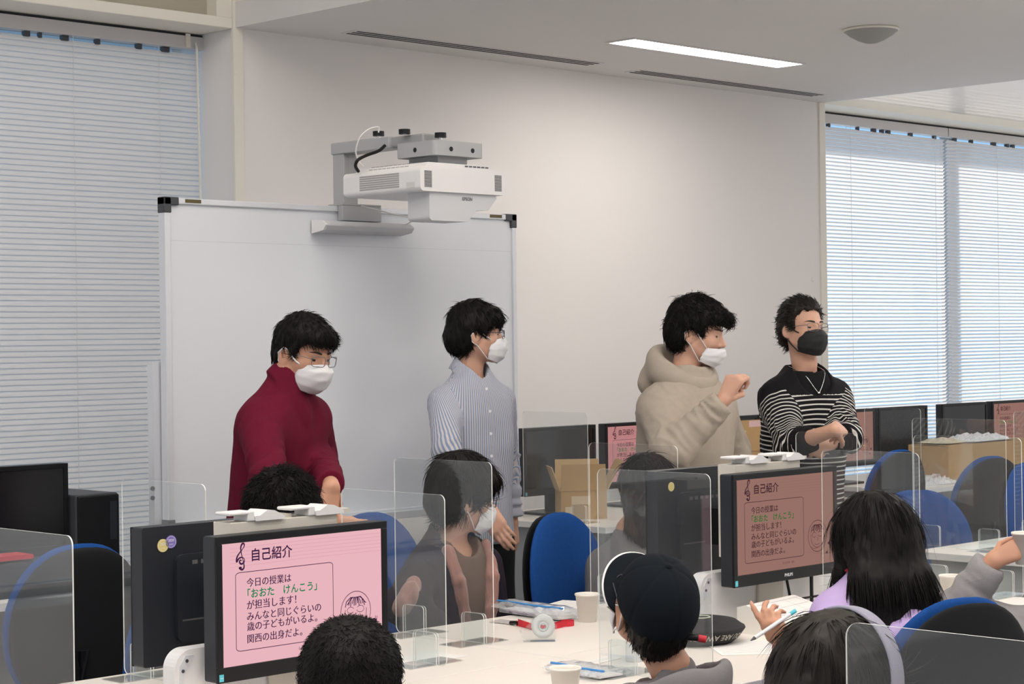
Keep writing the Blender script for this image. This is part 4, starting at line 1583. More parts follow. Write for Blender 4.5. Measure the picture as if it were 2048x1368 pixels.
b.lathe([(0.032, 0.0685), (0.030, 0.0705), (0.027, 0.0685)], c=(0.01, 0.0, 0), n=32)
put_text(b, '○ ○ ○', 0.04, lambda u, v: Vector((-0.01 + u, -0.005 + v, 0.0702)))
b.build('badge', mat('pale_badge', (0.55, 0.60, 0.45), 0.5), cs)


def wrapfn(u, v):
    a_ = math.radians(205) + u / 0.128
    z_ = 0.034 - v
    r_ = 0.1165 + (z_ - 0.015) / 0.027 * 0.02 + 0.0012
    return Vector((math.cos(a_) * r_, math.sin(a_) * r_, z_))


b = MB()
put_text(b, 'YOU ARE AWESOME', 0.21, lambda u, v: wrapfn(0.21 - u, v), 0, 0.01)
b.build('lettering', mat('pale_lettering', (0.48, 0.45, 0.38), 0.6), cs)
b = MB()
b.box(-0.022, 0.022, 0.07, 0.085, 0.055, 0.085)
b.build('tab', M['dark_plastic'], cs)

# tilted white desk stand with a worksheet, pen
pw = on_z(1590, 1246, TZ)
ws = thing('book_stand', 'white sloping writing board with a worksheet before the long-haired girl', 'board', (pw.x - 0.105, pw.y - 0.095, TZ), math.radians(8))
b = MB()
b.prism([(-0.12, 0.0), (0.12, 0.0), (0.12, 0.075), (0.09, 0.082), (-0.11, 0.022)], lambda u, v, t_: Vector((t_, u, v)), -0.15, 0.13)
b.build('board', M['cup'], ws, bevel=0.006)
b = MB()
f_ = lambda x, y, e=0.001: Vector((x, y, 0.022 + (y + 0.11) * 0.3 + e))
b.add([f_(-0.14, -0.10), f_(0.13, -0.10), f_(0.13, 0.085), f_(-0.14, 0.085)], [(0, 1, 2, 3)])
for i in range(5):
    y = -0.08 + i * 0.038
    b.add([f_(-0.13, y, .0016), f_(0.12, y, .0016), f_(0.12, y + 0.0012, .0016), f_(-0.13, y + 0.0012, .0016)], [(0, 1, 2, 3)], 1)
for i in range(4):
    x = -0.1 + i * 0.07
    b.add([f_(x, -0.08, .0016), f_(x + 0.0012, -0.08, .0016), f_(x + 0.0012, 0.075, .0016), f_(x, 0.075, .0016)], [(0, 1, 2, 3)], 1)
b.build('worksheet', [M['paper'], M['vent_light']], ws)
b = MB()
pb = on_z(1652, 1192, TZ)
b.box(-0.06, 0.06, -0.05, 0.05, 0, 0.062)
b.box(-0.035, 0.035, -0.012, 0.012, 0.062, 0.063, 1)
o = b.build('tissue_box', [M['cup'], M['vent_light']], bevel=0.004)
o.location = (pb.x, pb.y + 0.05, TZ)
tag(o, 'pale tissue box behind the long black hair on the table', 'box')
# ------------------------------------------------------------------ smooth organic surfaces
A_ = np.array


def rc(p, a, b, ra, rb):
    a, b = A_(a, dtype=np.float32), A_(b, dtype=np.float32)
    ba = b - a
    t = np.clip(((p - a) @ ba) / max(float(ba @ ba), 1e-9), 0, 1)
    return np.linalg.norm(p - a - t[:, None] * ba, axis=1) - (ra + t * (rb - ra))


def chain(p, pts, rs, k=0.01):
    d = None
    for i in range(len(pts) - 1):
        e = rc(p, pts[i], pts[i + 1], rs[i], rs[i + 1])
        d = e if d is None else smin(d, e, k)
    return d


def ell(p, c, r, R=None):
    q = p - A_(c, dtype=np.float32)
    if R is not None:
        q = q @ R.T
    r = A_(r, dtype=np.float32)
    k0 = np.linalg.norm(q / r, axis=1)
    k1 = np.linalg.norm(q / (r * r), axis=1)
    return k0 * (k0 - 1) / np.maximum(k1, 1e-6)


def smin(a, b, k):
    h = np.maximum(k - np.abs(a - b), 0) / k
    return np.minimum(a, b) - h * h * k * 0.25


def smax(a, b, k):
    return -smin(-a, -b, k)


def vnoise(p, seed=0):
    i = np.floor(p).astype(np.int64)
    f = p - i
    f = f * f * (3 - 2 * f)
    out = 0
    for dx in (0, 1):
        for dy in (0, 1):
            for dz in (0, 1):
                h = (i[:, 0] + dx) * 73856093 ^ (i[:, 1] + dy) * 19349663 ^ (i[:, 2] + dz) * 83492791 ^ (seed * 2654435761)
                h = (h ^ (h >> 13)) * 1274126177 & 0x7fffffff
                v = (h % 10007) / 10007.0
                w = (f[:, 0] if dx else 1 - f[:, 0]) * (f[:, 1] if dy else 1 - f[:, 1]) * (f[:, 2] if dz else 1 - f[:, 2])
                out = out + v * w
    return out * 2 - 1


def sdf_points(fn, lo, hi, h, slack=0.02):
    n = 12
    lo, hi = A_(lo, dtype=np.float64), A_(hi, dtype=np.float64)
    nb = np.ceil((hi - lo) / (h * n)).astype(int)
    bi = np.stack(np.meshgrid(*[np.arange(k) for k in nb], indexing='ij'), -1).reshape(-1, 3)
    cen = lo + (bi * n + (n - 1) / 2) * h
    d = fn(cen.astype(np.float32))
    rad = h * n * 0.87
    act = np.abs(d) < rad * 1.3 + slack
    bg = 0.05
    g = openvdb.FloatGrid(bg)
    for b in bi[(~act) & (d < 0)]:
        g.copyFromArray(np.full((n, n, n), -bg, np.float32), ijk=tuple(int(v) for v in b * n))
    cell = np.stack(np.meshgrid(*[np.arange(n)] * 3, indexing='ij'), -1).reshape(-1, 3)
    ab = bi[act]
    for s in range(0, len(ab), 80):
        blk = ab[s:s + 80]
        pts = (lo + (blk[:, None, :] * n + cell[None]) * h).reshape(-1, 3).astype(np.float32)
        v = np.clip(fn(pts), -bg, bg).astype(np.float32).reshape(len(blk), n, n, n)
        for q, b in zip(v, blk):
            g.copyFromArray(np.ascontiguousarray(q), ijk=tuple(int(x) for x in b * n))
    P, Q = g.convertToQuads(0.0)
    P = P.astype(np.float64) * h + lo
    Q = Q.astype(np.int64)
    a, b, c = P[Q[:, 0]], P[Q[:, 1]], P[Q[:, 2]]
    vol = np.einsum('ij,ij->i', a, np.cross(b, c)).sum()
    if vol < 0:
        Q = Q[:, ::-1]
    return P, Q


def keep_big(P, Q):
    """Drop specks that are not joined to the main surface."""
    par = np.arange(len(P))
    e = np.concatenate([Q[:, [0, 1]], Q[:, [1, 2]], Q[:, [2, 3]]])
    while True:
        m = np.minimum(par[e[:, 0]], par[e[:, 1]])
        old = par.copy()
        np.minimum.at(par, e[:, 0], m)
        np.minimum.at(par, e[:, 1], m)
        par = par[par]
        if (par == old).all():
            break
    ids, cnt = np.unique(par, return_counts=True)
    big = set(ids[cnt > max(60, 0.02 * cnt.max())].tolist())
    ok = A_([x in big for x in par[Q[:, 0]]])
    Q = Q[ok]
    used = np.unique(Q)
    mp = -np.ones(len(P), np.int64)
    mp[used] = np.arange(len(used))
    return P[used], mp[Q]


def np_mesh(name, P, Q, mats, parent, off, attrs=None, smooth=True, tri=None, mats_idx=None):
    me = bpy.data.meshes.new(name)
    faces = [tuple(q) for q in Q.tolist()]
    if tri is not None:
        faces += [tuple(q) for q in tri.tolist()]
    me.from_pydata((P - A_(off)).tolist(), [], faces)
    for m in (mats if isinstance(mats, (list, tuple)) else [mats]):
        me.materials.append(m)
    if attrs:
        for k, v in attrs.items():
            at = me.attributes.new(k, 'FLOAT', 'POINT')
            at.data.foreach_set('value', v.astype(np.float32))
    if mats_idx is not None:
        me.polygons.foreach_set('material_index', mats_idx)
    if smooth:
        me.shade_smooth()
    me.update()
    o = bpy.data.objects.new(name, me)
    COL.objects.link(o)
    o.parent = parent
    return o


def frame(yaw, pitch=0.0, roll=0.0):
    """Rows: left, forward, up of a body facing the camera at yaw 0, screen right at yaw 90."""
    a, b, g = math.radians(yaw), math.radians(pitch), math.radians(roll)
    c, r, u = A_([-.70711, -.70711, 0]), A_([.70711, -.70711, 0]), A_([0, 0, 1.0])
    f = math.cos(a) * c + math.sin(a) * r
    l = np.cross(u, f)
    f, u = f * math.cos(b) - u * math.sin(b), u * math.cos(b) + f * math.sin(b)
    u, l = u * math.cos(g) + l * math.sin(g), l * math.cos(g) - u * math.sin(g)
    return np.stack([l, f, u])


# ------------------------------------------------------------------ head
def head_sdf(q):
    x = np.abs(q[:, 0])
    m = np.stack([x, q[:, 1], q[:, 2]], 1)
    d = smin(ell(q, (0, -.012, .035), (.077, .098, .088)), ell(q, (0, .026, -.03), (.064, .072, .084)), .03)
    d = smin(d, rc(m, (.048, .0, -.058), (.013, .07, -.103), .024, .021), .03)
    d = smin(d, rc(m, (.040, .055, -.03), (.046, .03, -.03), .026, .024), .02)
    d = smin(d, rc(m, (.006, .087, .012), (.04, .076, .014), .012, .010), .014)
    d = smax(d, -rc(m, (.026, .107, -.006), (.042, .100, -.006), .014, .012), .012)
    n = smin(rc(q, (0, .088, .002), (0, .112, -.036), .008, .0115), rc(m, (.004, .1, -.041), (.011, .099, -.042), .009, .007), .008)
    d = smin(d, n, .010)
    d = smin(d, rc(m, (.0, .093, -.068), (.018, .086, -.068), .007, .004), .008)
    d = smin(d, rc(m, (.0, .091, -.079), (.014, .086, -.078), .007, .004), .008)
    E = frame_ear
    ear = ell(m, (.081, -.014, -.016), (.009, .021, .034), E)
    ear = smax(ear, -ell(m, (.090, -.008, -.014), (.007, .011, .019), E), .006)
    d = smin(d, ear, .008)
    return d


_ca, _sa = math.cos(math.radians(24)), math.sin(math.radians(24))
frame_ear = A_([[_ca, _sa, 0], [-_sa, _ca, 0], [0, 0, 1]])


def face_f(x, z):
    """Forward coordinate of the face surface at local (x, z)."""
    f = np.linspace(.14, .02, 241)
    d = head_sdf(np.stack([np.full_like(f, x), f, np.full_like(f, z)], 1))
    k = int(np.argmax(d < 0))
    return float(f[k])


def skin(name, col, rough=0.5):
    m = mat(name, col, rough, noise=0.08, nscale=30, bump=0.03, bscale=500, spec=0.35)
    b = m.node_tree.nodes['Principled BSDF']
    b.inputs['Subsurface Weight'].default_value = 0.08
    b.inputs['Subsurface Radius'].default_value = (0.012, 0.005, 0.003)
    b.inputs['Subsurface Scale'].default_value = 0.5
    return m


def fabric(name, col, noise=0.12, rough=0.85, bump=0.25, scale=500):
    return mat(name, col, rough, noise=noise, nscale=45, bump=bump, bscale=scale, spec=0.12)


M['skin'] = skin('skin_warm', (0.56, 0.30, 0.20))
M['skin_fair'] = skin('skin_fair', (0.62, 0.36, 0.26))
M['hair'] = mat('black_hair', (0.007, 0.006, 0.0055), 0.55, noise=0.5, nscale=60, spec=0.16)
M['hair_brown'] = mat('dark_brown_hair', (0.013, 0.009, 0.007), 0.5, noise=0.5, nscale=60, spec=0.25)
M['mask'] = mat('white_mask', (0.74, 0.74, 0.76), 0.8, noise=0.02, bump=0.1, bscale=900)
M['mask_black'] = mat('black_mask', (0.012, 0.012, 0.013), 0.75, noise=0.1, bump=0.1, bscale=900)
M['glasses_dark'] = mat('dark_glasses_frame', (0.03, 0.03, 0.06), 0.3)
M['glasses_metal'] = mat('metal_glasses_frame', (0.22, 0.22, 0.23), 0.3, metal=0.8)
M['eye'] = mat('dark_eye', (0.012, 0.008, 0.007), 0.2)
M['brow'] = mat('dark_brow', (0.03, 0.02, 0.017), 0.8)
M['trousers_black'] = fabric('black_trousers', (0.010, 0.010, 0.011))
M['trousers_dark'] = fabric('dark_trousers', (0.025, 0.025, 0.032))
M['shoe'] = mat('dark_shoe', (0.02, 0.02, 0.02), 0.5)


# ------------------------------------------------------------------ hands
def hand_parts(w, d, n, side, curl, s=1.0, spread=1.0):
    """Segments of a hand: w wrist, d finger direction, n palm normal, side +1 for a left hand."""
    d = A_(d) / np.linalg.norm(d)
    n = A_(n) - d * (A_(n) @ d)
    n /= np.linalg.norm(n)
    t = np.cross(d, n) * side          # towards the thumb
    w = A_(w)
    palm, fingers = [], []
    for i, (off, kd, lens, r) in enumerate(((.027, .088, (.040, .025, .020), .0088), (.009, .092, (.044, .028, .021), .0091), (-.009, .087, (.040, .026, .020), .0086), (-.026, .079, (.032, .020, .018), .0076))):
        k = w + (d * kd + t * off * spread) * s
        palm.append(((w + (d * .012 + t * off * .55) * s), k, .0150 * s, .0120 * s))
        p = [k - d * .012 * s]
        a = 0.0
        cu = curl if np.isscalar(curl) else curl[i]
        for j, L in enumerate(lens):
            a += cu * (0.9, 1.1, 0.7)[j]
            dd = d * math.cos(a) + n * math.sin(a) + t * off * 1.5 * (spread - 0.6)
            dd /= np.linalg.norm(dd)
            p.append((k if j == 0 else p[-1]) + dd * L * s)
        p[0] = k
        fingers.append((p, [r * s * 1.05, r * s, r * s * .92, r * s * .75]))
    b0 = w + (d * .022 + t * .026 + n * .006) * s
    d1 = d * .62 + t * .62 + n * .45
    d1 /= np.linalg.norm(d1)
    fist = (curl if np.isscalar(curl) else max(curl)) > 1.05
    if fist:
        d1 = d * .62 + t * .30 + n * .72
        d1 /= np.linalg.norm(d1)
    b1 = b0 + d1 * .040 * s
    d2 = (d * .35 - t * .75 + n * .45) if fist else (d * .85 + t * .15 + n * .5)
    d2 /= np.linalg.norm(d2)
    b2 = b1 + d2 * .030 * s
    b3 = b2 + (d2 * .9 + n * .2) * .022 * s
    fingers.append(([b0, b1, b2, b3], [.0125 * s, .0102 * s, .0092 * s, .0072 * s]))
    return palm, fingers


def hand_sdf(p, parts):
    palm, fingers = parts
    d = None
    for a, b, ra, rb in palm:
        e = rc(p, a, b, ra, rb)
        d = e if d is None else smin(d, e, .014)
    for pts, rs in fingers:
        d = smin(d, chain(p, pts, rs, .004), .005)
    return d


# ------------------------------------------------------------------ people
def bone(a, px, py, L, near=True):
    """Joint seen at (px, py) lying L from joint a; the near or far of the two solutions."""
    o, r = _ray(px, py)
    a = A_(a)
    b = o - a
    A2, B2, C2 = r @ r, 2 * (b @ r), b @ b - L * L
    disc = B2 * B2 - 4 * A2 * C2
    t = (-B2) / (2 * A2) if disc < 0 else (-B2 + (-1 if near else 1) * math.sqrt(disc)) / (2 * A2)
    return o + r * t


TORSO_MAN = dict(z=[.06, .02, -.02, -.06, -.10, -.16, -.28, -.45, -.62, -.72], w=[.050, .062, .098, .140, .168, .182, .184, .172, .18, .18], d=[.055, .063, .076, .092, .105, .118, .125, .115, .12, .115])
TORSO_KID = dict(z=[.05, .01, -.02, -.05, -.09, -.14, -.22, -.36, -.50], w=[.042, .052, .082, .112, .128, .138, .14, .135, .15], d=[.046, .052, .063, .074, .085, .095, .10, .10, .11])
TORSO_WOMAN = dict(z=[.06, .02, -.02, -.06, -.10, -.16, -.26, -.42, -.58], w=[.046, .056, .088, .124, .148, .162, .16, .15, .175], d=[.05, .058, .072, .086, .098, .11, .115, .105, .12])


class Person:
    def __init__(self, label, d0, head_px, head_rot, neck_px, body_rot, s=0.95, hs=None, neck_dd=0.0, torso=None, group=None, sk=None, head_dd=0.0, ts=1.0):
        self.d0 = d0
        self.ts = ts
        self.s = s
        self.hs = hs or s
        self.H = A_(W(head_px[0], head_px[1], d0 + head_dd))
        self.HR = frame(*head_rot)
        self.N = A_(W(neck_px[0], neck_px[1], d0 + neck_dd))
        self.BR = frame(*body_rot)
        self.torso = torso or TORSO_MAN
        self.skin = sk or M['skin']
        self.arms = {}
        hip = self.b(0, 0, -.58 if self.torso is not TORSO_KID else -.45)
        self.hip = hip
        self.root = thing('person', label, 'person', (hip[0], hip[1], 0.0), 0, group)
        self.off = A_([hip[0], hip[1], 0.0])
        self.legs = []
        self.zmin = None

    def b(self, x, f, u):
        return self.N + (self.BR[0] * x + self.BR[1] * f + self.BR[2] * u)

    def h(self, x, f, u):
        return self.H + (self.HR[0] * x + self.HR[1] * f + self.HR[2] * u) * self.hs

    def J(self, px, py, dd=0.0):
        return A_(W(px, py, self.d0 + dd))

    def arm(self, side, sh, el, wr, hand=None, ru=.052, rf=.042):
        self.arms[side] = dict(sh=A_(sh), el=A_(el), wr=A_(wr), hand=hand, ru=ru, rf=rf)

    def toward(self, wr, px, py, dd=0.0):
        return A_(W(px, py, proj(wr)[2] + dd)) - wr

    def tq(self, p):
        return (p - self.N) @ self.BR.T

    def hq(self, p):
        return (p - self.H) @ self.HR.T / self.hs

    def torso_sdf(self, p, grow=0.0, zbot=None):
        q = self.tq(p)
        T = self.torso
        z = np.clip(q[:, 2], T['z'][-1], T['z'][0])
        zz = A_(T['z'])[::-1]
        w = np.interp(z, zz, A_(T['w'])[::-1]) * self.ts + grow
        dp = np.interp(z, zz, A_(T['d'])[::-1]) * (.3 + .7 * self.ts) + grow
        e = (np.abs(q[:, 0] / w) ** 2.4 + np.abs(q[:, 1] / dp) ** 2.4) ** (1 / 2.4)
        rad = np.sqrt(q[:, 0] ** 2 + q[:, 1] ** 2) + 1e-6
        d = rad * (1 - 1 / np.maximum(e, 1e-3)) * 0.9
        d = np.where(e < 0.3, -np.minimum(w, dp) * 0.7, d)
        cap = np.maximum(q[:, 2] - T['z'][0], (T['z'][-1] if zbot is None else zbot) - q[:, 2])
        return smax(d, cap, .03)

    # --- skin: one continuous surface
    def body(self, hres=.0045):
        root = self.root
        legs = self.legs

        def fn(p):
            d = head_sdf(self.hq(p)) * self.hs
            nb = self.h(0, -.022, -.06)
            d = smin(d, rc(p, nb, self.b(0, -.01, .03), .050 * self.s, .056 * self.s), .025)
            t = self.torso_sdf(p, -.032)
            if self.zmin:
                t = smax(t, self.zmin + .03 - p[:, 2], .02)
            d = smin(d, t, .03)
            for side, a in self.arms.items():
                d = smin(d, rc(p, a['sh'], a['el'], a['ru'] * .66, a['ru'] * .6), .03)
                d = smin(d, rc(p, a['el'], a['wr'], a['ru'] * .62, .0255 * self.s), .02)
                if a['hand'] is not None:
                    d = smin(d, hand_sdf(p, a['hand']), .012)
            for L in legs:
                d = smin(d, chain(p, L, [.06 * self.s, .045 * self.s, .033 * self.s], .02), .03)
            return d
        pts = [self.h(0, 0, .13), self.h(0, .13, 0), self.h(0, -.12, 0), self.h(.1, 0, -.13), self.h(-.1, 0, -.13), self.b(.2, .14, 0), self.b(-.2, -.14, 0), self.b(.2, -.14, self.torso['z'][-1]), self.b(-.2, .14, self.torso['z'][-1])]
        for a in self.arms.values():
            pts += [a['sh'], a['el'], a['wr']]
            if a['hand'] is not None:
                for f_, r_ in a['hand'][1]:
                    pts += list(f_)
        for L in legs:
            pts += L
        pts = A_(pts)
        P, Q = sdf_points(fn, pts.min(0) - .06, pts.max(0) + .06, hres, .012)
        P, Q = keep_big(P, Q)
        return np_mesh('body', P, Q, self.skin, root, self.off)

    def cloth(self, name, m, fn, extra=(), h=.007, attrs=None, pad=.09):
        pts = [self.b(.24, .17, .08), self.b(-.24, -.17, .08), self.b(.24, -.17, self.torso['z'][-1]), self.b(-.24, .17, self.torso['z'][-1])]
        for a in self.arms.values():
            pts += [a['sh'], a['el'], a['wr']]
        pts = A_(list(pts) + list(extra))
        P, Q = sdf_points(fn, pts.min(0) - pad, pts.max(0) + pad, h, .022)
        P, Q = keep_big(P, Q)
        return np_mesh(name, P, Q, m, self.root, self.off, attrs(P) if attrs else None)

    def sleeve(self, p, a, ru, re, rw, cuff=1.0, crease=.005, seed=0):
        """Sleeve over an arm, ending at fraction cuff of the forearm."""
        end = a['el'] + (a['wr'] - a['el']) * cuff
        d = smin(rc(p, a['sh'], a['el'], ru, re), rc(p, a['el'], end, re * .97, rw), .02)
        # flat cuff
        ax = (end - a['el']) / np.linalg.norm(end - a['el'])
        d = smax(d, (p - end) @ ax - .004, .006)
        if crease:
            up = (a['el'] - a['sh']) / np.linalg.norm(a['el'] - a['sh'])
            t = (p - a['el']) @ ((up - ax) / np.linalg.norm(up - ax) + 1e-6)
            w1 = np.exp(-((np.linalg.norm(p - a['el'], axis=1) / .11) ** 2))
            s1 = (p - a['el']) @ ax
            q = p - a['el'] - s1[:, None] * ax
            n = vnoise(np.concatenate([(s1 * 34)[:, None], q[:, :2] * 11], 1) + .6 * vnoise(p * 9, seed + 2)[:, None], seed)
            n2 = vnoise(np.concatenate([(s1 * 55)[:, None], q[:, 1:] * 14], 1), seed + 4)
            ln = np.linalg.norm(end - a['el'])
            w2 = np.exp(-(((s1 - ln * .8) / .07) ** 2))
            d = d + crease * 1.5 * w1 * (np.abs(n) * 2 - .8) + crease * (.35 + .9 * w2) * (np.abs(n2) * 1.6 - .5)
        return d

    def folds(self, p, amp=.006, seed=1, fx=9, fz=3.2):
        q = self.tq(p)
        k = q * A_([fx, fx, fz])
        n = vnoise(k + 0.5 * vnoise(q * 5, seed + 5)[:, None], seed)
        n2 = vnoise(q * A_([22, 22, 9]), seed + 1)
        return amp * (1 - np.abs(n) * 2) + amp * .45 * n2

    def neck_cut(self, p, d, r=.072, k=.012, fwd=.02, up=.06):
        return smax(d, -rc(p, self.b(0, fwd * .2, -.02), self.h(0, -.02, -.07), r * .9, r), k)

    def hollow(self, p, d, th=.006):
        return d

    # --- hair
    def hair(self, mass, line, m, h=.0035, strands=2600, L=.035, lift=.12, down=.6, fwd=0.0, seed=1, crown=(0, -.055, .115), name='hair', extra=(), clump=.004, rad=.0016, earcut=True, curl=0.0, jitter=.25, freq=90, rough_edge=True):
        lf = A_([a[0] for a in line])
        lu = A_([a[1] for a in line])
        wn_ = freq

        def fn(p):
            q = self.hq(p)
            d = mass(q)
            n = vnoise(q * A_([wn_, wn_, wn_ * .35]), seed) + .6 * vnoise(q * A_([wn_ * .45, wn_ * .45, wn_ * .2]), seed + 3)
            d = d + clump * n
            cut = np.interp(q[:, 1] + .006 * vnoise(q * 60, seed + 9), lf, lu) + .010 * vnoise(q * A_([70, 70, 10]), seed + 4)
            d = smax(d, (cut - q[:, 2]) * .75, .008)
            if earcut:
                mm = np.stack([np.abs(q[:, 0]), q[:, 1], q[:, 2]], 1)
                d = smax(d, -ell(mm, (.090, -.004, -.022), (.022, .024, .034)), .006)
            return d * self.hs
        pts = A_([self.h(x, f, u) for x in (-.12, .12) for f in (-.15, .16) for u in (-.13, .165)] + [self.h(*e) for e in extra])
        P, Q = sdf_points(fn, pts.min(0), pts.max(0), h * self.hs, .02)
        P, Q = keep_big(P, Q)
        rs = np.random.default_rng(seed)
        a, b, c, dd = P[Q[:, 0]], P[Q[:, 1]], P[Q[:, 2]], P[Q[:, 3]]
        nrm = np.cross(c - a, dd - b)
        ar = np.linalg.norm(nrm, axis=1)
        nrm = nrm / (ar[:, None] + 1e-12)
        # only the outer side grows strands
        hn = head_sdf(self.hq((a + c) / 2))
        outw = ((a + c) / 2 - self.h(0, -.01, .0))
        outw /= np.linalg.norm(outw, axis=1)[:, None]
        wgt = ar * (np.einsum('ij,ij->i', nrm, outw) > -.2)
        idx = rs.choice(len(Q), strands, p=wgt / wgt.sum())
        uv = rs.random((strands, 2))
        B = a[idx] + (b[idx] - a[idx]) * uv[:, :1] + (dd[idx] - a[idx]) * uv[:, 1:]
        Nn = nrm[idx]
        q = self.hq(B)
        fl = q - A_(crown)
        fl = fl / (np.linalg.norm(fl, axis=1)[:, None] + 1e-6)
        fl = fl + A_([0, fwd, -down]) + jitter * rs.normal(size=(strands, 3))
        T = fl @ self.HR
        T = T - Nn * np.einsum('ij,ij->i', T, Nn)[:, None]
        T /= np.linalg.norm(T, axis=1)[:, None] + 1e-9
        Ls = L * self.hs * (.6 + .8 * rs.random(strands))
        lf_ = lift * (.4 + 1.2 * rs.random(strands))
        S = np.cross(T, Nn)
        kap = np.where(q[:, 2] > -.05, 5.0, 1.0) * (1 if lift < .3 else .35)
        R0 = rad * (.6 + .8 * rs.random(strands))
        rings = []
        K = 5
        ph = rs.random(strands) * 6.28
        for i in range(K):
            t = i / (K - 1)
            cpos = B - Nn * .003 + T * (Ls * t)[:, None] + Nn * (Ls * lf_ * (t - .55 * t * t) * 1.6 - kap * (Ls * t) ** 2)[:, None]
            if curl:
                cpos = cpos + S * (curl * Ls * np.sin(t * 5 + ph))[:, None]
            r = R0 * (1 - t) ** .6 + .0001
            for k in range(3):
                an = 2.094 * k
                rings.append(cpos + Nn * (r * math.cos(an) * .6)[:, None] + S * (r * math.sin(an))[:, None])
        V = np.stack(rings, 1).reshape(-1, 3)
        base = len(P) + np.arange(strands) * (K * 3)
        F = []
        for i in range(K - 1):
            for k in range(3):
                F.append(np.stack([base + i * 3 + k, base + i * 3 + (k + 1) % 3, base + (i + 1) * 3 + (k + 1) % 3, base + (i + 1) * 3 + k], 1))
        F = np.concatenate(F)
        o = np_mesh(name, np.concatenate([P, V]), np.concatenate([Q, F]), m, self.root, self.off)
        return o

    # --- face details
    def face(self, glasses=None, mask=None, mask_style='high', eyes=True, squint=.0042, strap=None, near=None):
        if eyes:
            for sx in (-1, 1):
                fz = face_f(.032, -.006)
                mb = MB()
                pts = [self.h(sx * (.032 + .014 * math.cos(a)), fz - .004 * (math.cos(a)) ** 2 + .0015, -.006 + squint * math.sin(a) + .0015 * math.cos(2 * a)) for a in np.linspace(0, 2 * math.pi, 17)[:-1]]
                c = self.h(sx * .032, fz + .004, -.006)
                mb.add([Vector(x - self.off) for x in pts] + [Vector(c - self.off)], [(i, (i + 1) % 16, 16) for i in range(16)], 0, True)
                mb.build('eye', M['eye'], self.root)
                mb = MB()
                br = []
                for t in np.linspace(0, 1, 7):
                    x = .014 + .038 * t
                    z = .0165 + .0045 * math.sin(t * 2.7)
                    br.append(Vector(self.h(sx * x, face_f(x, z) + .001, z) - self.off))
                mb.tube(br, .0035, 6, taper=[.7, 1, 1.05, 1, .85, .6, .25])
                mb.build('eyebrow', M['brow'], self.root)
        if mask is not None:
            self.mask(mask, mask_style, strap or mask)
        if glasses is not None:
            g = MB()
            L = lambda x, f, u: Vector(self.h(x, f, u) - self.off)
            for sx in (-1, 1):
                ol = [L(sx * (.034 + x), .116 - 4.5 * (.034 + x) ** 2, -.007 + z) for x, z in rrect(-.025, .025, -.018, .017, .010, 4)]
                g.tube(ol, .0013, 6, closed=True)
                g.tube([L(sx * .058, .102, .001), L(sx * .070, .088, .001), L(sx * .080, .02, .002), L(sx * .084, -.012, .004), L(sx * .084, -.03, -.012)], .0014, 6)
            g.tube([L(-.010, .116, -.004), L(0, .118, -.001), L(.010, .116, -.004)], .0013, 6)
            g.build('glasses', glasses, self.root)

    def mask(self, m, style, strap):
        if style == 'low':
            C = [(.116, -.052), (.126, -.062), (.124, -.084), (.112, -.110), (.088, -.130)]
            S = [(.058, .056, -.056), (.063, .048, -.070), (.066, .042, -.084), (.064, .038, -.098), (.058, .034, -.112)]
        else:
            C = [(.111, -.017), (.1305, -.041), (.128, -.072), (.112, -.106), (.082, -.129)]
            S = [(.058, .058, -.032), (.065, .050, -.050), (.068, .043, -.068), (.066, .040, -.088), (.058, .036, -.108)]
        nu, nv = 24, 20
        vs, fs = [], []
        for j in range(nv + 1):
            v = j / nv * 4
            i = min(int(v), 3)
            t = v - i
            t2 = t * t * (3 - 2 * t) * .4 + t * .6
            fc, uc = C[i][0] + (C[i + 1][0] - C[i][0]) * t2, C[i][1] + (C[i + 1][1] - C[i][1]) * t2
            xs, fs_, us = (S[i][k] + (S[i + 1][k] - S[i][k]) * t2 for k in range(3))
            for k in range(nu + 1):
                u = k / nu * 2 - 1
                th = abs(u) * math.pi / 2
                x = xs * math.copysign(math.sin(th) ** .92, u)
                f = fs_ + (fc - fs_) * math.cos(th) ** .85
                if style != 'cup':
                    f += .0016 * math.sin(j / nv * 3 * 2 * math.pi) * math.cos(th)
                else:
                    f += .004 * math.exp(-(u / .06) ** 2) - .002
                f += .0012 * math.sin(9 * u + j * .9)
                vs.append(Vector(self.h(x, f, uc + (us - uc) * abs(u) ** 1.6) - self.off))
        for j in range(nv):
            for k in range(nu):
                a = j * (nu + 1) + k
                fs.append((a, a + 1, a + nu + 2, a + nu + 1))
        mb = MB()
        mb.add(vs, fs, 0, True)
        o = mb.build('face_mask', m, self.root, recalc=False)
        sd = o.modifiers.new('thickness', 'SOLIDIFY')
        sd.thickness = .0022
        sd.offset = 0
        L = lambda x, f, u: Vector(self.h(x, f, u) - self.off)
        for sx in (-1, 1):
            a, b = S[0], S[4]
            wd = .0028 if style == 'cup' else .0018
            st = MB()
            st.tube([L(sx * (a[0] + .004), a[1], a[2]), L(sx * .0755, .044, a[2] * .70), L(sx * .0800, .028, a[2] * .35), L(sx * .0815, .006, .010), L(sx * .087, -.016, .016), L(sx * .092, -.034, -.008), L(sx * .090, -.030, -.034), L(sx * .083, -.008, -.050), L(sx * .0765, .013, b[2] * .72), L(sx * (b[0] + .003), b[1], b[2])], wd, 6)
            st.build('mask_strap', strap, self.root)


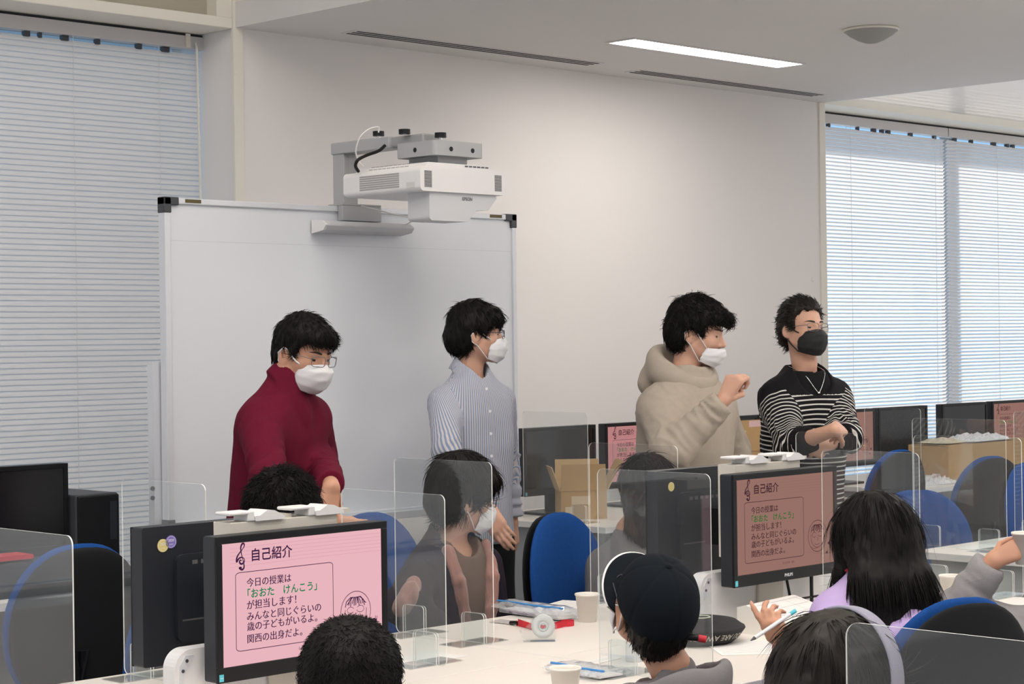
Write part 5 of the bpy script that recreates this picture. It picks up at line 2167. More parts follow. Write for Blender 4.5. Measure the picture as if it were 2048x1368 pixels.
    # --- lower body
    def stand(self, trousers, dx=(-.09, .09), lean=0.0, top=None):
        ft = []
        for sx in (-1, 1):
            hp = self.b(sx * .085, 0, self.torso['z'][-1] + .06)
            fl = A_([self.BR[1][0], self.BR[1][1], 0])
            fl /= np.linalg.norm(fl)
            lf = A_([self.BR[0][0], self.BR[0][1], 0])
            an = A_([hp[0], hp[1], 0.085]) + lf * sx * .02
            kn = (hp + an) / 2 + fl * .02
            self.legs.append([hp, kn, an])
            ft.append((an, fl))
        T = self.torso['z']

        def fn(p):
            d = None
            for L in self.legs:
                e = chain(p, L, [.092, .072, .062], .03)
                d = e if d is None else smin(d, e, .03)
            d = smin(d, smax(self.torso_sdf(p, -.012), self.tq(p)[:, 2] - (T[-1] + .18), .02), .03)
            d = np.maximum(d, .03 - p[:, 2])
            return d + .004 * vnoise(p * A_([14, 14, 8]), 3)
        pts = A_([x for L in self.legs for x in L] + [self.b(.2, .15, T[-1] + .2), self.b(-.2, -.15, T[-1] + .2)])
        P, Q = sdf_points(fn, pts.min(0) - .14, pts.max(0) + .1, .010, .02)
        P, Q = keep_big(P, Q)
        np_mesh('trousers', P, Q, trousers, self.root, self.off)
        self.shoes(ft)

    def shoes(self, ft, s=1.0):
        for an, fl in ft:
            an0 = A_([an[0], an[1], 0])

            def fn(p):
                d = smin(rc(p, an0 + A_([0, 0, .045]) - fl * .03, an0 + A_([0, 0, .035]) + fl * .15 * s, .042 * s, .036 * s), rc(p, an0 + A_([0, 0, .05]), an0 + A_([0, 0, .10]), .045 * s, .042 * s), .03)
                return np.maximum(d, .001 - p[:, 2])
            P, Q = sdf_points(fn, an0 - .3, an0 + A_([.3, .3, .2]), .008, .01)
            np_mesh('shoe', P, Q, M['shoe'], self.root, self.off)

    def sit(self, trousers, seat=.45, s=.8, thigh=None, heading=None):
        """Thighs forward, shins down, feet on the floor."""
        fl = A_([self.BR[1][0], self.BR[1][1], 0]) if heading is None else A_([math.cos(math.radians(heading)), math.sin(math.radians(heading)), 0])
        fl = fl / np.linalg.norm(fl)
        lf = np.cross(A_([0, 0, 1.0]), fl)
        hipc = self.b(0, 0, self.torso['z'][-1] + .06)
        hipc = A_([hipc[0], hipc[1], seat + .08])
        self.zmin = seat
        ft = []
        for sx in (-1, 1):
            hp = hipc + lf * sx * .075
            kn = hp + fl * max(.40 * s, .36) + A_([0, 0, .0])
            an = A_([kn[0], kn[1], .085]) + fl * .02
            self.legs.append([hp, kn, an])
            ft.append((an, fl))

        def fn(p):
            d = None
            for L in self.legs:
                e = chain(p, L, [.095 * s, .075 * s, .062 * s], .03)
                d = e if d is None else smin(d, e, .05)
            d = smin(d, smax(rc(p, hipc, self.b(0, 0, self.torso['z'][-1] + .12), .12 * s, .11 * s), seat + .004 - p[:, 2], .03), .04)
            d = np.maximum(d, .03 - p[:, 2])
            return d
        pts = A_([x for L in self.legs for x in L] + [hipc, self.b(0, 0, self.torso['z'][-1] + .15)])
        P, Q = sdf_points(fn, pts.min(0) - .15, pts.max(0) + .15, .013, .02)
        np_mesh('trousers', P, Q, trousers, self.root, self.off)
        self.shoes(ft, s)


def cap_mass(t=.012, back=.0, bang=0.0, side=0.0, top=0.0):
    def f(q):
        d = ell(q, (0, -.014, .038), (.078 + t + side, .099 + t, .088 + t + top))
        d = smin(d, ell(q, (0, -.045, -.02), (.068 + t * .7, .066 + t * .6 + back, .075)), .03)
        if bang:
            d = smin(d, ell(q, (0, .062, .066), (.066, .048 + bang, .042)), .03)
        return d
    return f


LINE_SHORT = [(-.16, -.085), (-.06, -.080), (-.035, -.055), (-.02, -.03), (.0, .0), (.012, -.022), (.034, -.024), (.046, .02), (.065, .038), (.16, .045)]


def stripes(name, base, line, attr, freq, duty, soft=.12, extra=None):
    """Woven stripes: a coordinate stored on the garment decides which yarn shows."""
    m = fabric(name, base)
    nt = m.node_tree
    b = nt.nodes['Principled BSDF']
    src = b.inputs['Base Color'].links[0].from_socket

    def co(nm):
        a = nt.nodes.new('ShaderNodeAttribute')
        a.attribute_name = nm
        mu = nt.nodes.new('ShaderNodeMath')
        mu.operation = 'MULTIPLY'
        mu.inputs[1].default_value = freq
        nt.links.new(a.outputs['Fac'], mu.inputs[0])
        fr = nt.nodes.new('ShaderNodeMath')
        fr.operation = 'FRACT'
        nt.links.new(mu.outputs[0], fr.inputs[0])
        lt_ = nt.nodes.new('ShaderNodeMath')
        lt_.operation = 'LESS_THAN'
        lt_.inputs[1].default_value = duty
        nt.links.new(fr.outputs[0], lt_.inputs[0])
        return lt_.outputs[0]
    t, a = co('stripe_torso'), co('stripe_arm')
    mk = nt.nodes.new('ShaderNodeAttribute')
    mk.attribute_name = 'is_arm'
    gt = nt.nodes.new('ShaderNodeMath')
    gt.operation = 'GREATER_THAN'
    gt.inputs[1].default_value = .5
    nt.links.new(mk.outputs['Fac'], gt.inputs[0])
    mx = nt.nodes.new('ShaderNodeMix')
    nt.links.new(gt.outputs[0], mx.inputs['Factor'])
    nt.links.new(t, mx.inputs['A'])
    nt.links.new(a, mx.inputs['B'])
    on = nt.nodes.new('ShaderNodeAttribute')
    on.attribute_name = 'stripe_on'
    g2 = nt.nodes.new('ShaderNodeMath')
    g2.operation = 'GREATER_THAN'
    g2.inputs[1].default_value = .5
    nt.links.new(on.outputs['Fac'], g2.inputs[0])
    ml = nt.nodes.new('ShaderNodeMath')
    ml.operation = 'MULTIPLY'
    nt.links.new(mx.outputs['Result'], ml.inputs[0])
    nt.links.new(g2.outputs[0], ml.inputs[1])
    cm = nt.nodes.new('ShaderNodeMix')
    cm.data_type = 'RGBA'
    nt.links.new(ml.outputs[0], cm.inputs['Factor'])
    nt.links.new(src, cm.inputs['A'])
    cm.inputs['B'].default_value = (*line, 1)
    nt.links.new(cm.outputs['Result'], b.inputs['Base Color'])
    return m
# ------------------------------------------------------------------ the standing men
def collar(P, p, r0, r1, h0, h1, th, tilt=0.0, fwd=0.0, drop=0.0, gap=None):
    a = P.b(0, -.005 + fwd, 0.0)
    b = P.h(0, -.012, -.07)
    ax = (b - a) / np.linalg.norm(b - a)
    v = p - a
    t = v @ ax
    rv = v - t[:, None] * ax
    rad = np.linalg.norm(rv, axis=1)
    fr = (rv @ P.BR[1]) / (rad + 1e-6)
    t = t + drop * np.clip(fr, -.2, 1)
    k = np.clip((t - h0) / (h1 - h0), 0, 1)
    d = np.abs(rad - (r0 + (r1 - r0) * k)) - th
    d = smax(d, np.maximum(t - h1, h0 - t), .006)
    if gap is not None:
        x = np.abs(rv @ P.BR[0])
        d = smax(d, np.where(fr > 0, gap[0] + gap[1] * (t - h0) - x, -.05), .004)
    return d


def hand(P, side, wr, toward, palm, curl=.5, s=None, spread=1.0):
    return hand_parts(wr, toward, palm, side, curl, (s or P.s) * 1.0, spread)


# ---- maroon jacket
p = Person('man in maroon jacket, white mask and glasses, hands joined, before the whiteboard', 6.55, (609, 706), (50, 13, 2), (575, 770), (58, 10), s=.98, hs=.95, ts=.93, sk=M['skin'])
sR, sL = p.b(-.145, .02, -.115), p.b(.145, .0, -.115)
eR = bone(sR, 538, 962, .29, True)
wR = bone(eR, 652, 1044, .25, True)
eL = bone(sL, 640, 918, .29, False)
wL = bone(eL, 662, 972, .16, True)
wL = p.J(664, 968, -.02)
tgt = p.J(654, 1022, -.06)
p.arm(-1, sR, eR, wR, hand(p, -1, wR, p.toward(wR, 700, 1056, .0), p.toward(wR, 660, 1020, .25), .5))
wL = A_(W(663, 972, proj(wR)[2] - .01))
p.arm(1, sL, eL, wL, hand(p, 1, wL, p.toward(wL, 652, 1040, -.02), p.toward(wL, 620, 975, .12), [.35, .45, .5, .55]))
p.stand(M['trousers_dark'])
p.body()
jk = fabric('maroon_cloth', (0.125, 0.007, 0.024), .14)


def jacket(x):
    d = p.torso_sdf(x, .012) + p.folds(x, .0075, 11)
    q = p.tq(x)
    for k, a in p.arms.items():
        d = smin(d, p.sleeve(x, a, .072, .060, .044, .93, .007, 3 + k), .06)
    d = p.neck_cut(x, d, .070)
    d = smin(d, collar(p, x, .074, .068, -.02, .050, .006, drop=.018, gap=(.004, .25)), .012)
    # zip placket
    z = np.abs(q[:, 0]) - .014
    d = d - .003 * np.clip(1 - z / .004, 0, 1) * (q[:, 1] > 0) * np.clip(-q[:, 2] * 30, 0, 1)
    # ribbed hem
    d = d + .014 * np.exp(-((q[:, 2] + .60) / .03) ** 2)
    return d


p.cloth('jacket', jk, jacket)
p.face(M['glasses_metal'], M['mask'], 'cup')
p.hair(cap_mass(.013, .004, .004, .002, .004), [(-.16, -.075), (-.06, -.072), (-.035, -.055), (-.02, -.03), (.0, .004), (.012, -.008), (.034, .0), (.046, .03), (.065, .042), (.16, .046)], M['hair'], strands=4200, L=.034, lift=.14, seed=4, down=.7, fwd=.15)

# ---- striped shirt
p = Person('man in blue and white striped shirt, mask and dark glasses, in profile before the whiteboard', 7.6, (953, 667), (98, -1, 0), (943, 746), (38, 0), s=.95, hs=.92, ts=.86, sk=M['skin_fair'])
sR, sL = p.b(-.136, .0, -.11), p.b(.136, .0, -.11)
eR = bone(sR, 895, 905, .27, True)
wR = bone(eR, 982, 1022, .25, True)
eL = bone(sL, 1012, 915, .27, False)
wL = bone(eL, 1024, 1042, .25, True)
p.arm(-1, sR, eR, wR, hand(p, -1, wR, p.toward(wR, 1012, 1082, -.08), p.toward(wR, 1040, 1000, .3), .35))
p.arm(1, sL, eL, wL, hand(p, 1, wL, p.toward(wL, 1026, 1100, .0), p.toward(wL, 960, 1060, .1), .4))
p.stand(M['trousers_black'])
p.body()
shm = stripes('striped_shirting', (0.23, 0.29, 0.42), (0.56, 0.535, 0.55), 's', 105, .52)


def shirt(x):
    d = p.torso_sdf(x, .010, -.66) + p.folds(x, .0065, 21, 10, 3)
    for k, a in p.arms.items():
        d = smin(d, p.sleeve(x, a, .060, .053, .045, .55 if k < 0 else .92, .006, 5 + k), .055)
    d = p.neck_cut(x, d, .068)
    d = smin(d, collar(p, x, .066, .062, -.02, .046, .004, drop=.03, gap=(.006, .5)), .008)
    d = smin(d, collar(p, x, .086, .065, -.004, .047, .0035, drop=.034, gap=(.012, .75)), .005)
    q = p.tq(x)
    z = np.abs(q[:, 0]) - .016
    return d - .0025 * np.clip(1 - z / .003, 0, 1) * (q[:, 1] > 0) * np.clip(-q[:, 2] * 20, 0, 1)


def shirt_attr(P_):
    x = P_.astype(np.float32)
    q = p.tq(x)
    dt = p.torso_sdf(x, .010)
    arm, best = np.zeros(len(x)), np.full(len(x), 9.0)
    for k, a in p.arms.items():
        d = p.sleeve(x, a, .060, .053, .045, 1, 0)
        ax = (a['wr'] - a['sh']) / np.linalg.norm(a['wr'] - a['sh'])
        s1 = np.cross(ax, p.BR[0])
        s1 /= np.linalg.norm(s1)
        s2 = np.cross(ax, s1)
        tt = np.clip((x - a['sh']) @ ax / np.linalg.norm(a['wr'] - a['sh']), 0, 1)
        mid = a['sh'] + tt[:, None] * (a['wr'] - a['sh'])
        an = np.arctan2((x - mid) @ s1, (x - mid) @ s2) * .10
        arm = np.where(d < best, an, arm)
        best = np.minimum(best, d)
    return dict(stripe_torso=np.arctan2(q[:, 0], np.abs(q[:, 1]) + .04) * .17 + 1, stripe_arm=arm + 1, is_arm=(best < dt).astype(float), stripe_on=np.ones(len(x)))


p.cloth('shirt', shm, shirt, attrs=shirt_attr, h=.006)
for k in range(7):
    b = MB()
    q0 = p.b(.0, .0, -.06 - .085 * k)
    f0 = np.linspace(.25, .02, 231)
    dd = shirt((q0 + p.BR[1] * f0[:, None]).astype(np.float32))
    fr_ = f0[int(np.argmax(dd < 0))]
    c = Vector(q0 + p.BR[1] * (fr_ + .0005) - p.off)
    b.cyl(c, c + Vector(p.BR[1]) * .0025, .0058, n=12)
    b.build('button', M['white_ink'], p.root)
p.face(M['glasses_dark'], M['mask'], 'high')
p.hair(cap_mass(.015, .020, .002, .003, .004), [(-.16, -.105), (-.06, -.100), (-.04, -.075), (-.02, -.035), (.0, .004), (.014, -.014), (.032, -.010), (.044, .01), (.065, .03), (.16, .032)], M['hair'], strands=4200, L=.04, lift=.10, seed=6, down=1.0, fwd=.1)

# ---- beige hoodie
p = Person('man in beige hoodie with lowered white mask, raising a fist', 7.45, (1394, 664), (76, 9, 0), (1376, 752), (42, 4), s=.98, hs=.95, ts=.95, sk=M['skin_fair'])
sR, sL = p.b(-.150, .0, -.12), p.b(.150, .0, -.12)
eR = bone(sR, 1346, 902, .29, True)
wR = bone(eR, 1448, 800, .255, True)
eL = bone(sL, 1462, 905, .28, False)
wL = bone(eL, 1462, 1015, .25, True)
p.arm(-1, sR, eR, wR, hand(p, -1, wR, p.toward(wR, 1472, 752, -.01), p.toward(wR, 1520, 800, .2), [1.15, 1.3, 1.35, 1.35]))
p.arm(1, sL, eL, wL, hand(p, 1, wL, p.toward(wL, 1462, 1070), p.toward(wL, 1400, 1015, .1), .4))
p.stand(M['trousers_dark'])
p.body()
hm = fabric('beige_fleece', (0.40, 0.345, 0.285), .06, bump=.15)


def hoodie(x):
    d = p.torso_sdf(x, .032) + p.folds(x, .009, 31, 7, 3)
    for k, a in p.arms.items():
        d = smin(d, p.sleeve(x, a, .080, .076, .046, .97, .010, 7 + k), .07)
    d = p.neck_cut(x, d, .074)
    return d


def hood(x):
    # fabric ring round the neck, higher at the back, and the bag of the hood behind
    q = p.tq(x)
    an = np.arctan2(q[:, 0], q[:, 1])
    back = .5 - .5 * np.cos(an)
    R0 = .092 + .028 * back
    zc = -.035 + .085 * back ** 1.2
    rad = np.sqrt(q[:, 0] ** 2 + (q[:, 1] + .012) ** 2)
    th = .026 + .012 * back
    d = np.sqrt((rad - R0) ** 2 + ((q[:, 2] - zc) * .62) ** 2) - th
    d = smin(d, ell(q, (0, -.125, -.03), (.125, .062, .085)), .035)
    d = d + .004 * vnoise(q * A_([14, 14, 26]), 8)
    d = smax(d, -(rc(x, p.b(0, .015, -.06), p.h(0, -.022, -.08), .060, .066)), .012)
    return d


p.cloth('hoodie', hm, hoodie)
p.cloth('hood', hm, hood, h=.006)
b = MB()
for sx in (-.03, .025):
    q0 = Vector(p.b(sx, .13, -.07) - p.off)
    b.tube([q0, q0 + Vector((0, 0, -.03)) + Vector(p.BR[1]) * .01, q0 + Vector((0, 0, -.075)) + Vector(p.BR[1]) * .012], .004, 7)
b.build('drawstring', hm, p.root)
p.face(None, M['mask'], 'low')
p.hair(cap_mass(.016, .004, .026, .003, .010), [(-.16, -.095), (-.06, -.090), (-.035, -.06), (-.02, -.03), (.0, .004), (.012, -.012), (.032, -.008), (.046, .03), (.065, .042), (.085, .046), (.105, .034), (.16, .022)], M['hair'], strands=4600, L=.036, lift=.25, seed=8, down=.5, fwd=.35, curl=.16, jitter=.4)

# ---- striped sweater
p = Person('man in black sweater with white stripes, black mask, arms folded', 8.0, (1605, 657), (33, -6, 3), (1611, 739), (24, 4), s=.95, hs=.92, ts=.86, sk=M['skin_fair'])
sR, sL = p.b(-.140, .0, -.11), p.b(.140, .0, -.11)
eR = bone(sR, 1582, 890, .27, True)
wR = bone(eR, 1668, 860, .23, True)
eL = bone(sL, 1690, 875, .27, True)
wL = bone(eL, 1622, 898, .22, True)
p.arm(-1, sR, eR, wR, hand(p, -1, wR, p.toward(wR, 1690, 852, .13), p.toward(wR, 1676, 880, .3), 1.0), ru=.062)
p.arm(1, sL, eL, wL, hand(p, 1, wL, p.toward(wL, 1606, 902, .13), p.toward(wL, 1622, 880, .3), 1.0), ru=.060)
p.stand(M['trousers_black'])
p.body()
sm = stripes('striped_knit', (0.011, 0.010, 0.012), (0.62, 0.61, 0.58), 's', 52, .30)


def sweater(x):
    d = p.torso_sdf(x, .024, -.66) + p.folds(x, .008, 41, 8, 3)
    for k, a in p.arms.items():
        d = smin(d, p.sleeve(x, a, .068, .064, .048, .46 if k < 0 else .34, .010, 9 + k), .06)
    d = p.neck_cut(x, d, .088, fwd=.4)
    return d


def sweater_attr(P_):
    x = P_.astype(np.float32)
    q = p.tq(x)
    dt = p.torso_sdf(x, .024)
    arm, best, cuff = np.zeros(len(x)), np.full(len(x), 9.0), np.zeros(len(x))
    for k, a in p.arms.items():
        d = p.sleeve(x, a, .068, .064, .048, .5, 0)
        u = (a['el'] - a['sh'])
        lu = np.linalg.norm(u)
        w = (a['wr'] - a['el'])
        lw = np.linalg.norm(w)
        tu = np.clip((x - a['sh']) @ u / lu, -.2, lu + .02)
        tw = (x - a['el']) @ w / lw
        du, dw = rc(x, a['sh'], a['el'], .08, .07), rc(x, a['el'], a['wr'], .07, .05)
        tu = np.clip((x - a['sh']) @ u / lu, -.2, lu + .09)
        wb = 1 / (1 + np.exp(-(du - dw) / .012))
        along = (1 - wb) * tu + wb * (lu + tw + .03)
        ck = (dw < du) & (tw > lw * (.46 if k < 0 else .34) - .052)
        arm = np.where(d < best, along, arm)
        cuff = np.where(d < best, ck, cuff)
        best = np.minimum(best, d)
    ia = best < dt - .004
    on = np.where(ia, (arm > .03) & (cuff < .5), q[:, 2] < -.092)
    return dict(stripe_torso=q[:, 2] + 2 + .006 * vnoise(q * 6, 3), stripe_arm=arm + 2 + .004 * vnoise(x * 16, 5), is_arm=ia.astype(float), stripe_on=on.astype(float))


p.cloth('sweater', sm, sweater, attrs=sweater_attr, h=.0055)


def tee(x):
    d = p.torso_sdf(x, .008)
    d = smax(d, p.tq(x)[:, 2] - .0, .01)
    return p.neck_cut(x, smax(d, -.2 - p.tq(x)[:, 2], .01), .066)


p.cloth('undershirt', M['trousers_black'], tee, h=.007)
b = MB()
nk = []
for t in np.linspace(-1, 1, 21):
    nk.append(Vector(p.b(.062 * t * (1 - .15 * t * t), .0, .0)))
# necklace hangs on the front of the sweater
pts = []
for t in np.linspace(-1, 1, 21):
    x_, z_ = .060 * t, .012 - .098 * (1 - abs(t) ** 1.25)
    f0 = np.linspace(.22, -.05, 271)
    q0 = p.b(x_, 0, z_)
    dd = np.minimum(sweater((q0 + p.BR[1] * f0[:, None]).astype(np.float32)), tee((q0 + p.BR[1] * f0[:, None]).astype(np.float32)))
    k = int(np.argmax(dd < .001))
    pts.append(Vector(q0 + p.BR[1] * (f0[k] + .002) - p.off))
for i in range(1, len(pts) - 1):
    if (pts[i] - pts[i - 1]).length > .05:
        pts[i] = (pts[i - 1] + pts[i + 1]) / 2
b.tube(pts, .0016, 6)
c = pts[10]
b.lathe([(0, -.006), (.006, -.004), (.0075, .0), (.006, .004), (0, .006)], c=c, n=12)
b.build('necklace', M['chrome'], p.root)
p.face(M['glasses_metal'], M['mask_black'], 'cup', squint=.0035)
p.hair(cap_mass(.011, .003, .0, .002, .010), [(-.16, -.085), (-.06, -.080), (-.035, -.055), (-.02, -.03), (.0, .004), (.012, -.012), (.028, -.004), (.040, .040), (.058, .070), (.16, .080)], M['hair_brown'], strands=4200, L=.034, lift=.22, seed=10, down=.0, fwd=-.6, crown=(0, .09, .05))

# ------------------------------------------------------------------ the seated group
# ---- woman with short hair
p = Person('woman with short dark bob, glasses and mask, turned toward the standing men', 6.35, (925, 990), (118, 8, -6), (905, 1072), (46, 4), s=.92, hs=.95, torso=TORSO_WOMAN, sk=M['skin_fair'])
sR, sL = p.b(-.130, .01, -.105), p.b(.130, .01, -.105)
eR = bone(sR, 808, 1212, .26, True)
wR = eR + A_([.17, .02, -.09])
eL = sL + A_([.03, -.02, -.24])
wL = eL + A_([-.17, -.02, -.08])
for _v in (eR, wR, eL, wL):
    _v[1] = max(_v[1], YF + .10)
p.arm(-1, sR, eR, wR, hand(p, -1, wR, A_([1.0, -.05, -.3]), A_([0, 0, -1.0]), .4))
p.arm(1, sL, eL, wL, hand(p, 1, wL, A_([-1.0, -.05, -.3]), A_([0, 0, -1.0]), .4))
p.sit(M['trousers_black'], heading=-88, seat=.47)
p.body()
cd = fabric('dark_plum_knit', (0.022, 0.016, 0.026), .2)
tp = fabric('taupe_top', (0.17, 0.12, 0.10), .12)
pk = mat('dusty_pink_fur', (0.34, 0.175, 0.145), .95, noise=.35, nscale=30, bump=.6, bscale=160, sheen=.3, stretch=(1, 1, .25))


def cardigan(x):
    d = smax(p.torso_sdf(x, .018) + p.folds(x, .006, 51), p.zmin + .008 - x[:, 2], .02)
    for k, a in p.arms.items():
        d = smin(d, p.sleeve(x, a, .068, .062, .045, .95, .006, 3 + k), .03)
    q = p.tq(x)
    # V-shaped front opening
    v = np.abs(q[:, 0]) - (.018 + .16 * np.clip(q[:, 2] + .40, 0, .5))
    d = smax(d, -np.maximum(v, .02 - q[:, 1]) , .008)
    return p.neck_cut(x, d, .070)


p.cloth('cardigan', cd, cardigan)
p.cloth('top', tp, lambda x: smax(p.neck_cut(x, smax(p.torso_sdf(x, .006) + p.folds(x, .003, 52), p.zmin + .02 - x[:, 2], .02), .062, fwd=.2), p.tq(x)[:, 2] + .002, .01))


def fur(pts, r):
    def f(x):
        d = chain(x, pts, [r] * len(pts), .01)
        return d + .006 * vnoise(x * A_([60, 60, 16]), 7)
    return f


a = p.arms[-1]
out = A_(p.J(840, 1130, -1)) - a['sh']
out = -p.BR[0] * .1 + (CM[:3, 2]) * .95
out /= np.linalg.norm(out)
mid = (a['sh'] + a['el']) / 2
bp = []
for t in np.linspace(.12, 1.0, 6):
    q0 = a['sh'] * (1 - t) + a['el'] * t
    tt = np.linspace(0, .3, 151)
    dd = cardigan((q0 + out * tt[:, None]).astype(np.float32))
    bp.append(q0 + out * (tt[int(np.argmax(dd > 0))] - .006))
p.cloth('sleeve_band', pk, fur(bp, .026), h=.005)
for sx in (-1, 1):
    pp_ = []
    for z in (-.03, -.12, -.22, -.33, -.44):
        xx = sx * (.03 + .16 * max(0, z + .40)) if z > -.4 else sx * .022
        f0 = np.linspace(.25, .0, 126)
        q0 = p.b(xx, 0, z)
        dd = p.torso_sdf((q0 + p.BR[1] * f0[:, None]).astype(np.float32), .018)
        pp_.append(q0 + p.BR[1] * f0[int(np.argmax(dd < 0))])
    p.cloth('front_band', pk, fur(pp_, .020), h=.005)
p.face(M['glasses_dark'], M['mask'], 'high')
p.hair(cap_mass(.021, .012, .012, .008, .006), [(-.2, -.092), (-.06, -.090), (-.03, -.062), (-.008, -.040), (.008, -.03), (.03, -.02), (.05, .0), (.075, .02), (.2, .03)], M['hair'], strands=5200, L=.06, lift=.05, seed=12, down=1.2, clump=.003, jitter=.12)

# ---- boy behind the bright monitor
def kid(label, d0, head_px, head_rot, neck_px, body_rot, cloth_m, arms=None, s=.82, hs=.92, sk=None, ts=1.0, heading=None, neck_dd=0.0, sleeves=(.058, .052, .040)):
    k = Person(label, d0, head_px, head_rot, neck_px, body_rot, s=s, hs=hs, torso=TORSO_KID, sk=sk or M['skin'], neck_dd=neck_dd, ts=ts)
    for side in (-1, 1):
        sh = k.b(side * .110 * ts, .0, -.095)
        if arms and side in arms:
            (ex, ey, en), (wx, wy, wn2), hd = arms[side]
            el = bone(sh, ex, ey, .215, en)
            wr = bone(el, wx, wy, .19, wn2)
            k.arm(side, sh, el, wr, hand(k, side, wr, k.toward(wr, *hd[0]), k.toward(wr, *hd[1]), hd[2], .78) if hd else None, .043, .036)
        else:
            el = sh + A_([0, 0, -.19]) + k.BR[1] * .08 + k.BR[0] * side * .03
            wr = el + k.BR[1] * .17 + A_([0, 0, .03])
            k.arm(side, sh, el, wr, hand(k, side, wr, k.BR[1], A_([0, 0, -1.0]), .3, .78), .043, .036)
    k.sit(M['trousers_dark'], s=.72, seat=.47, heading=heading)
    k.body(.005)
    sl = sleeves

    def top(x):
        d = smax(k.torso_sdf(x, .016) + k.folds(x, .006, 61), k.zmin + .008 - x[:, 2], .02)
        for sd_, a_ in k.arms.items():
            d = smin(d, k.sleeve(x, a_, sl[0], sl[1], sl[2], .95, .006, 3 + sd_), .05)
        return k.neck_cut(x, d, .058)
    k.top = top
    k.cloth('sweatshirt', cloth_m, top)
    return k


navy = fabric('navy_jersey', (0.03, 0.035, 0.06))
grey = fabric('grey_jersey', (0.20, 0.19, 0.195), .08)
lgrey = fabric('light_grey_jersey', (0.30, 0.29, 0.295), .06)
lav = fabric('lavender_jersey', (0.50, 0.38, 0.66), .05)
LINE_KID = [(-.16, -.085), (-.05, -.080), (-.03, -.06), (-.015, -.03), (.004, .0), (.016, -.01), (.034, .0), (.05, .03), (.16, .04)]
k = kid('boy with tousled black hair seated behind the bright pink monitor', 5.75, (567, 1036), (165, 6, 0), (567, 1130), (160, 4), navy, s=.85, hs=.95)
k.hair(cap_mass(.022, .010, .0, .010, .006), LINE_KID, M['hair'], strands=5200, L=.032, lift=.45, seed=14, down=.4, jitter=.5)

# ---- girl in grey on the blue chair
k = kid('girl in grey sweatshirt with dark hair, her back to the viewer, behind two clear screens', 6.83, (1298, 984), (158, 10, 4), (1262, 1080), (140, 8), grey, s=.9, hs=.92, heading=-60, neck_dd=-.02)
k.hair(lambda q: smin(cap_mass(.018, .012, 0, .010, .004)(q), chain(q, [(0, -.06, -.02), (.0, -.068, -.12), (.0, -.06, -.17)], [.075, .066, .05], .03), .03), [(-.2, -.25), (.0, -.25), (.02, -.12), (.045, -.02), (.06, .02), (.2, .03)], M['hair'], strands=4600, L=.06, lift=.06, seed=16, down=1.2, extra=[(0, -.1, -.24)], earcut=False, jitter=.12)

# ---- boy in a black cap
k = kid('boy in black cap with white brim edge and grey hoodie, seen from behind', 4.35, (1306, 1216), (-160, -36, 0), (1338, 1358), (-172, 4), grey, s=.84, hs=.95, ts=.85, arms=None)


def hoodbag(x):
    q = k.tq(x)
    an = np.arctan2(q[:, 0], q[:, 1])
    back = .5 - .5 * np.cos(an)
    rad = np.sqrt((q[:, 0] * .92) ** 2 + (q[:, 1] + .03) ** 2)
    zc = -.045 + .035 * back - .028 * np.sin(an)
    d = np.sqrt((rad - (.082 + .034 * back)) ** 2 + ((q[:, 2] - zc) * .5) ** 2) - (.016 + .004 * back)
    d = smin(d, ell(q, (-.01, -.108, -.10), (.105, .045, .08)), .03)
    d = smax(d, -ell(q, (-.01, -.045, .02), (.090, .085, .080)), .012)
    return d + .004 * vnoise(q * A_([16, 16, 24]), 5)


k.cloth('hood', grey, hoodbag, h=.005)
k.hair(cap_mass(.004, .006, 0, .0, -.010), [(-.16, -.082), (-.05, -.078), (-.03, -.06), (-.015, -.03), (.004, .0), (.016, -.03), (.034, -.01), (.05, .02), (.16, .03)], M['hair'], strands=3600, L=.022, lift=.2, seed=18, down=.9)
k.face(M['glasses_dark'], M['mask'], 'high', eyes=False)
capm = fabric('black_cap_cloth', (0.006, 0.009, 0.013), .12, bump=.2, scale=900)


def capfn(x):
    q = k.hq(x)
    d = ell(q, (0, -.012, .036), (.094, .114, .104))
    an = np.arctan2(q[:, 0], q[:, 1] + .012)
    r = np.sqrt(q[:, 0] ** 2 + (q[:, 1] + .012) ** 2)
    seam = np.minimum(np.abs(np.sin(an * 3)) * r / 3, .006)
    d = d + .0022 * (1 - seam / .006) * (r > .012)
    d = d + .0016 * vnoise(q * 18, 3)
    line_ = .012 - .028 * np.clip(-q[:, 1] / .1, -.3, 1)
    d = smax(d, line_ - q[:, 2], .006)
    # strap opening at the back
    hole = np.sqrt((q[:, 0] / 1.0) ** 2 + ((q[:, 2] - (line_ + .004)) / .8) ** 2) - .026
    return smax(d, -np.maximum(hole, q[:, 1] + .06), .004) * k.hs


pts = [k.h(x, f, u) for x in (-.12, .12) for f in (-.15, .13) for u in (-.05, .17)]
pts = A_(pts)
P_, Q_ = sdf_points(capfn, pts.min(0), pts.max(0), .0036, .012)
P_, Q_ = keep_big(P_, Q_)
cap_o = np_mesh('cap', P_, Q_, capm, k.root, k.off)


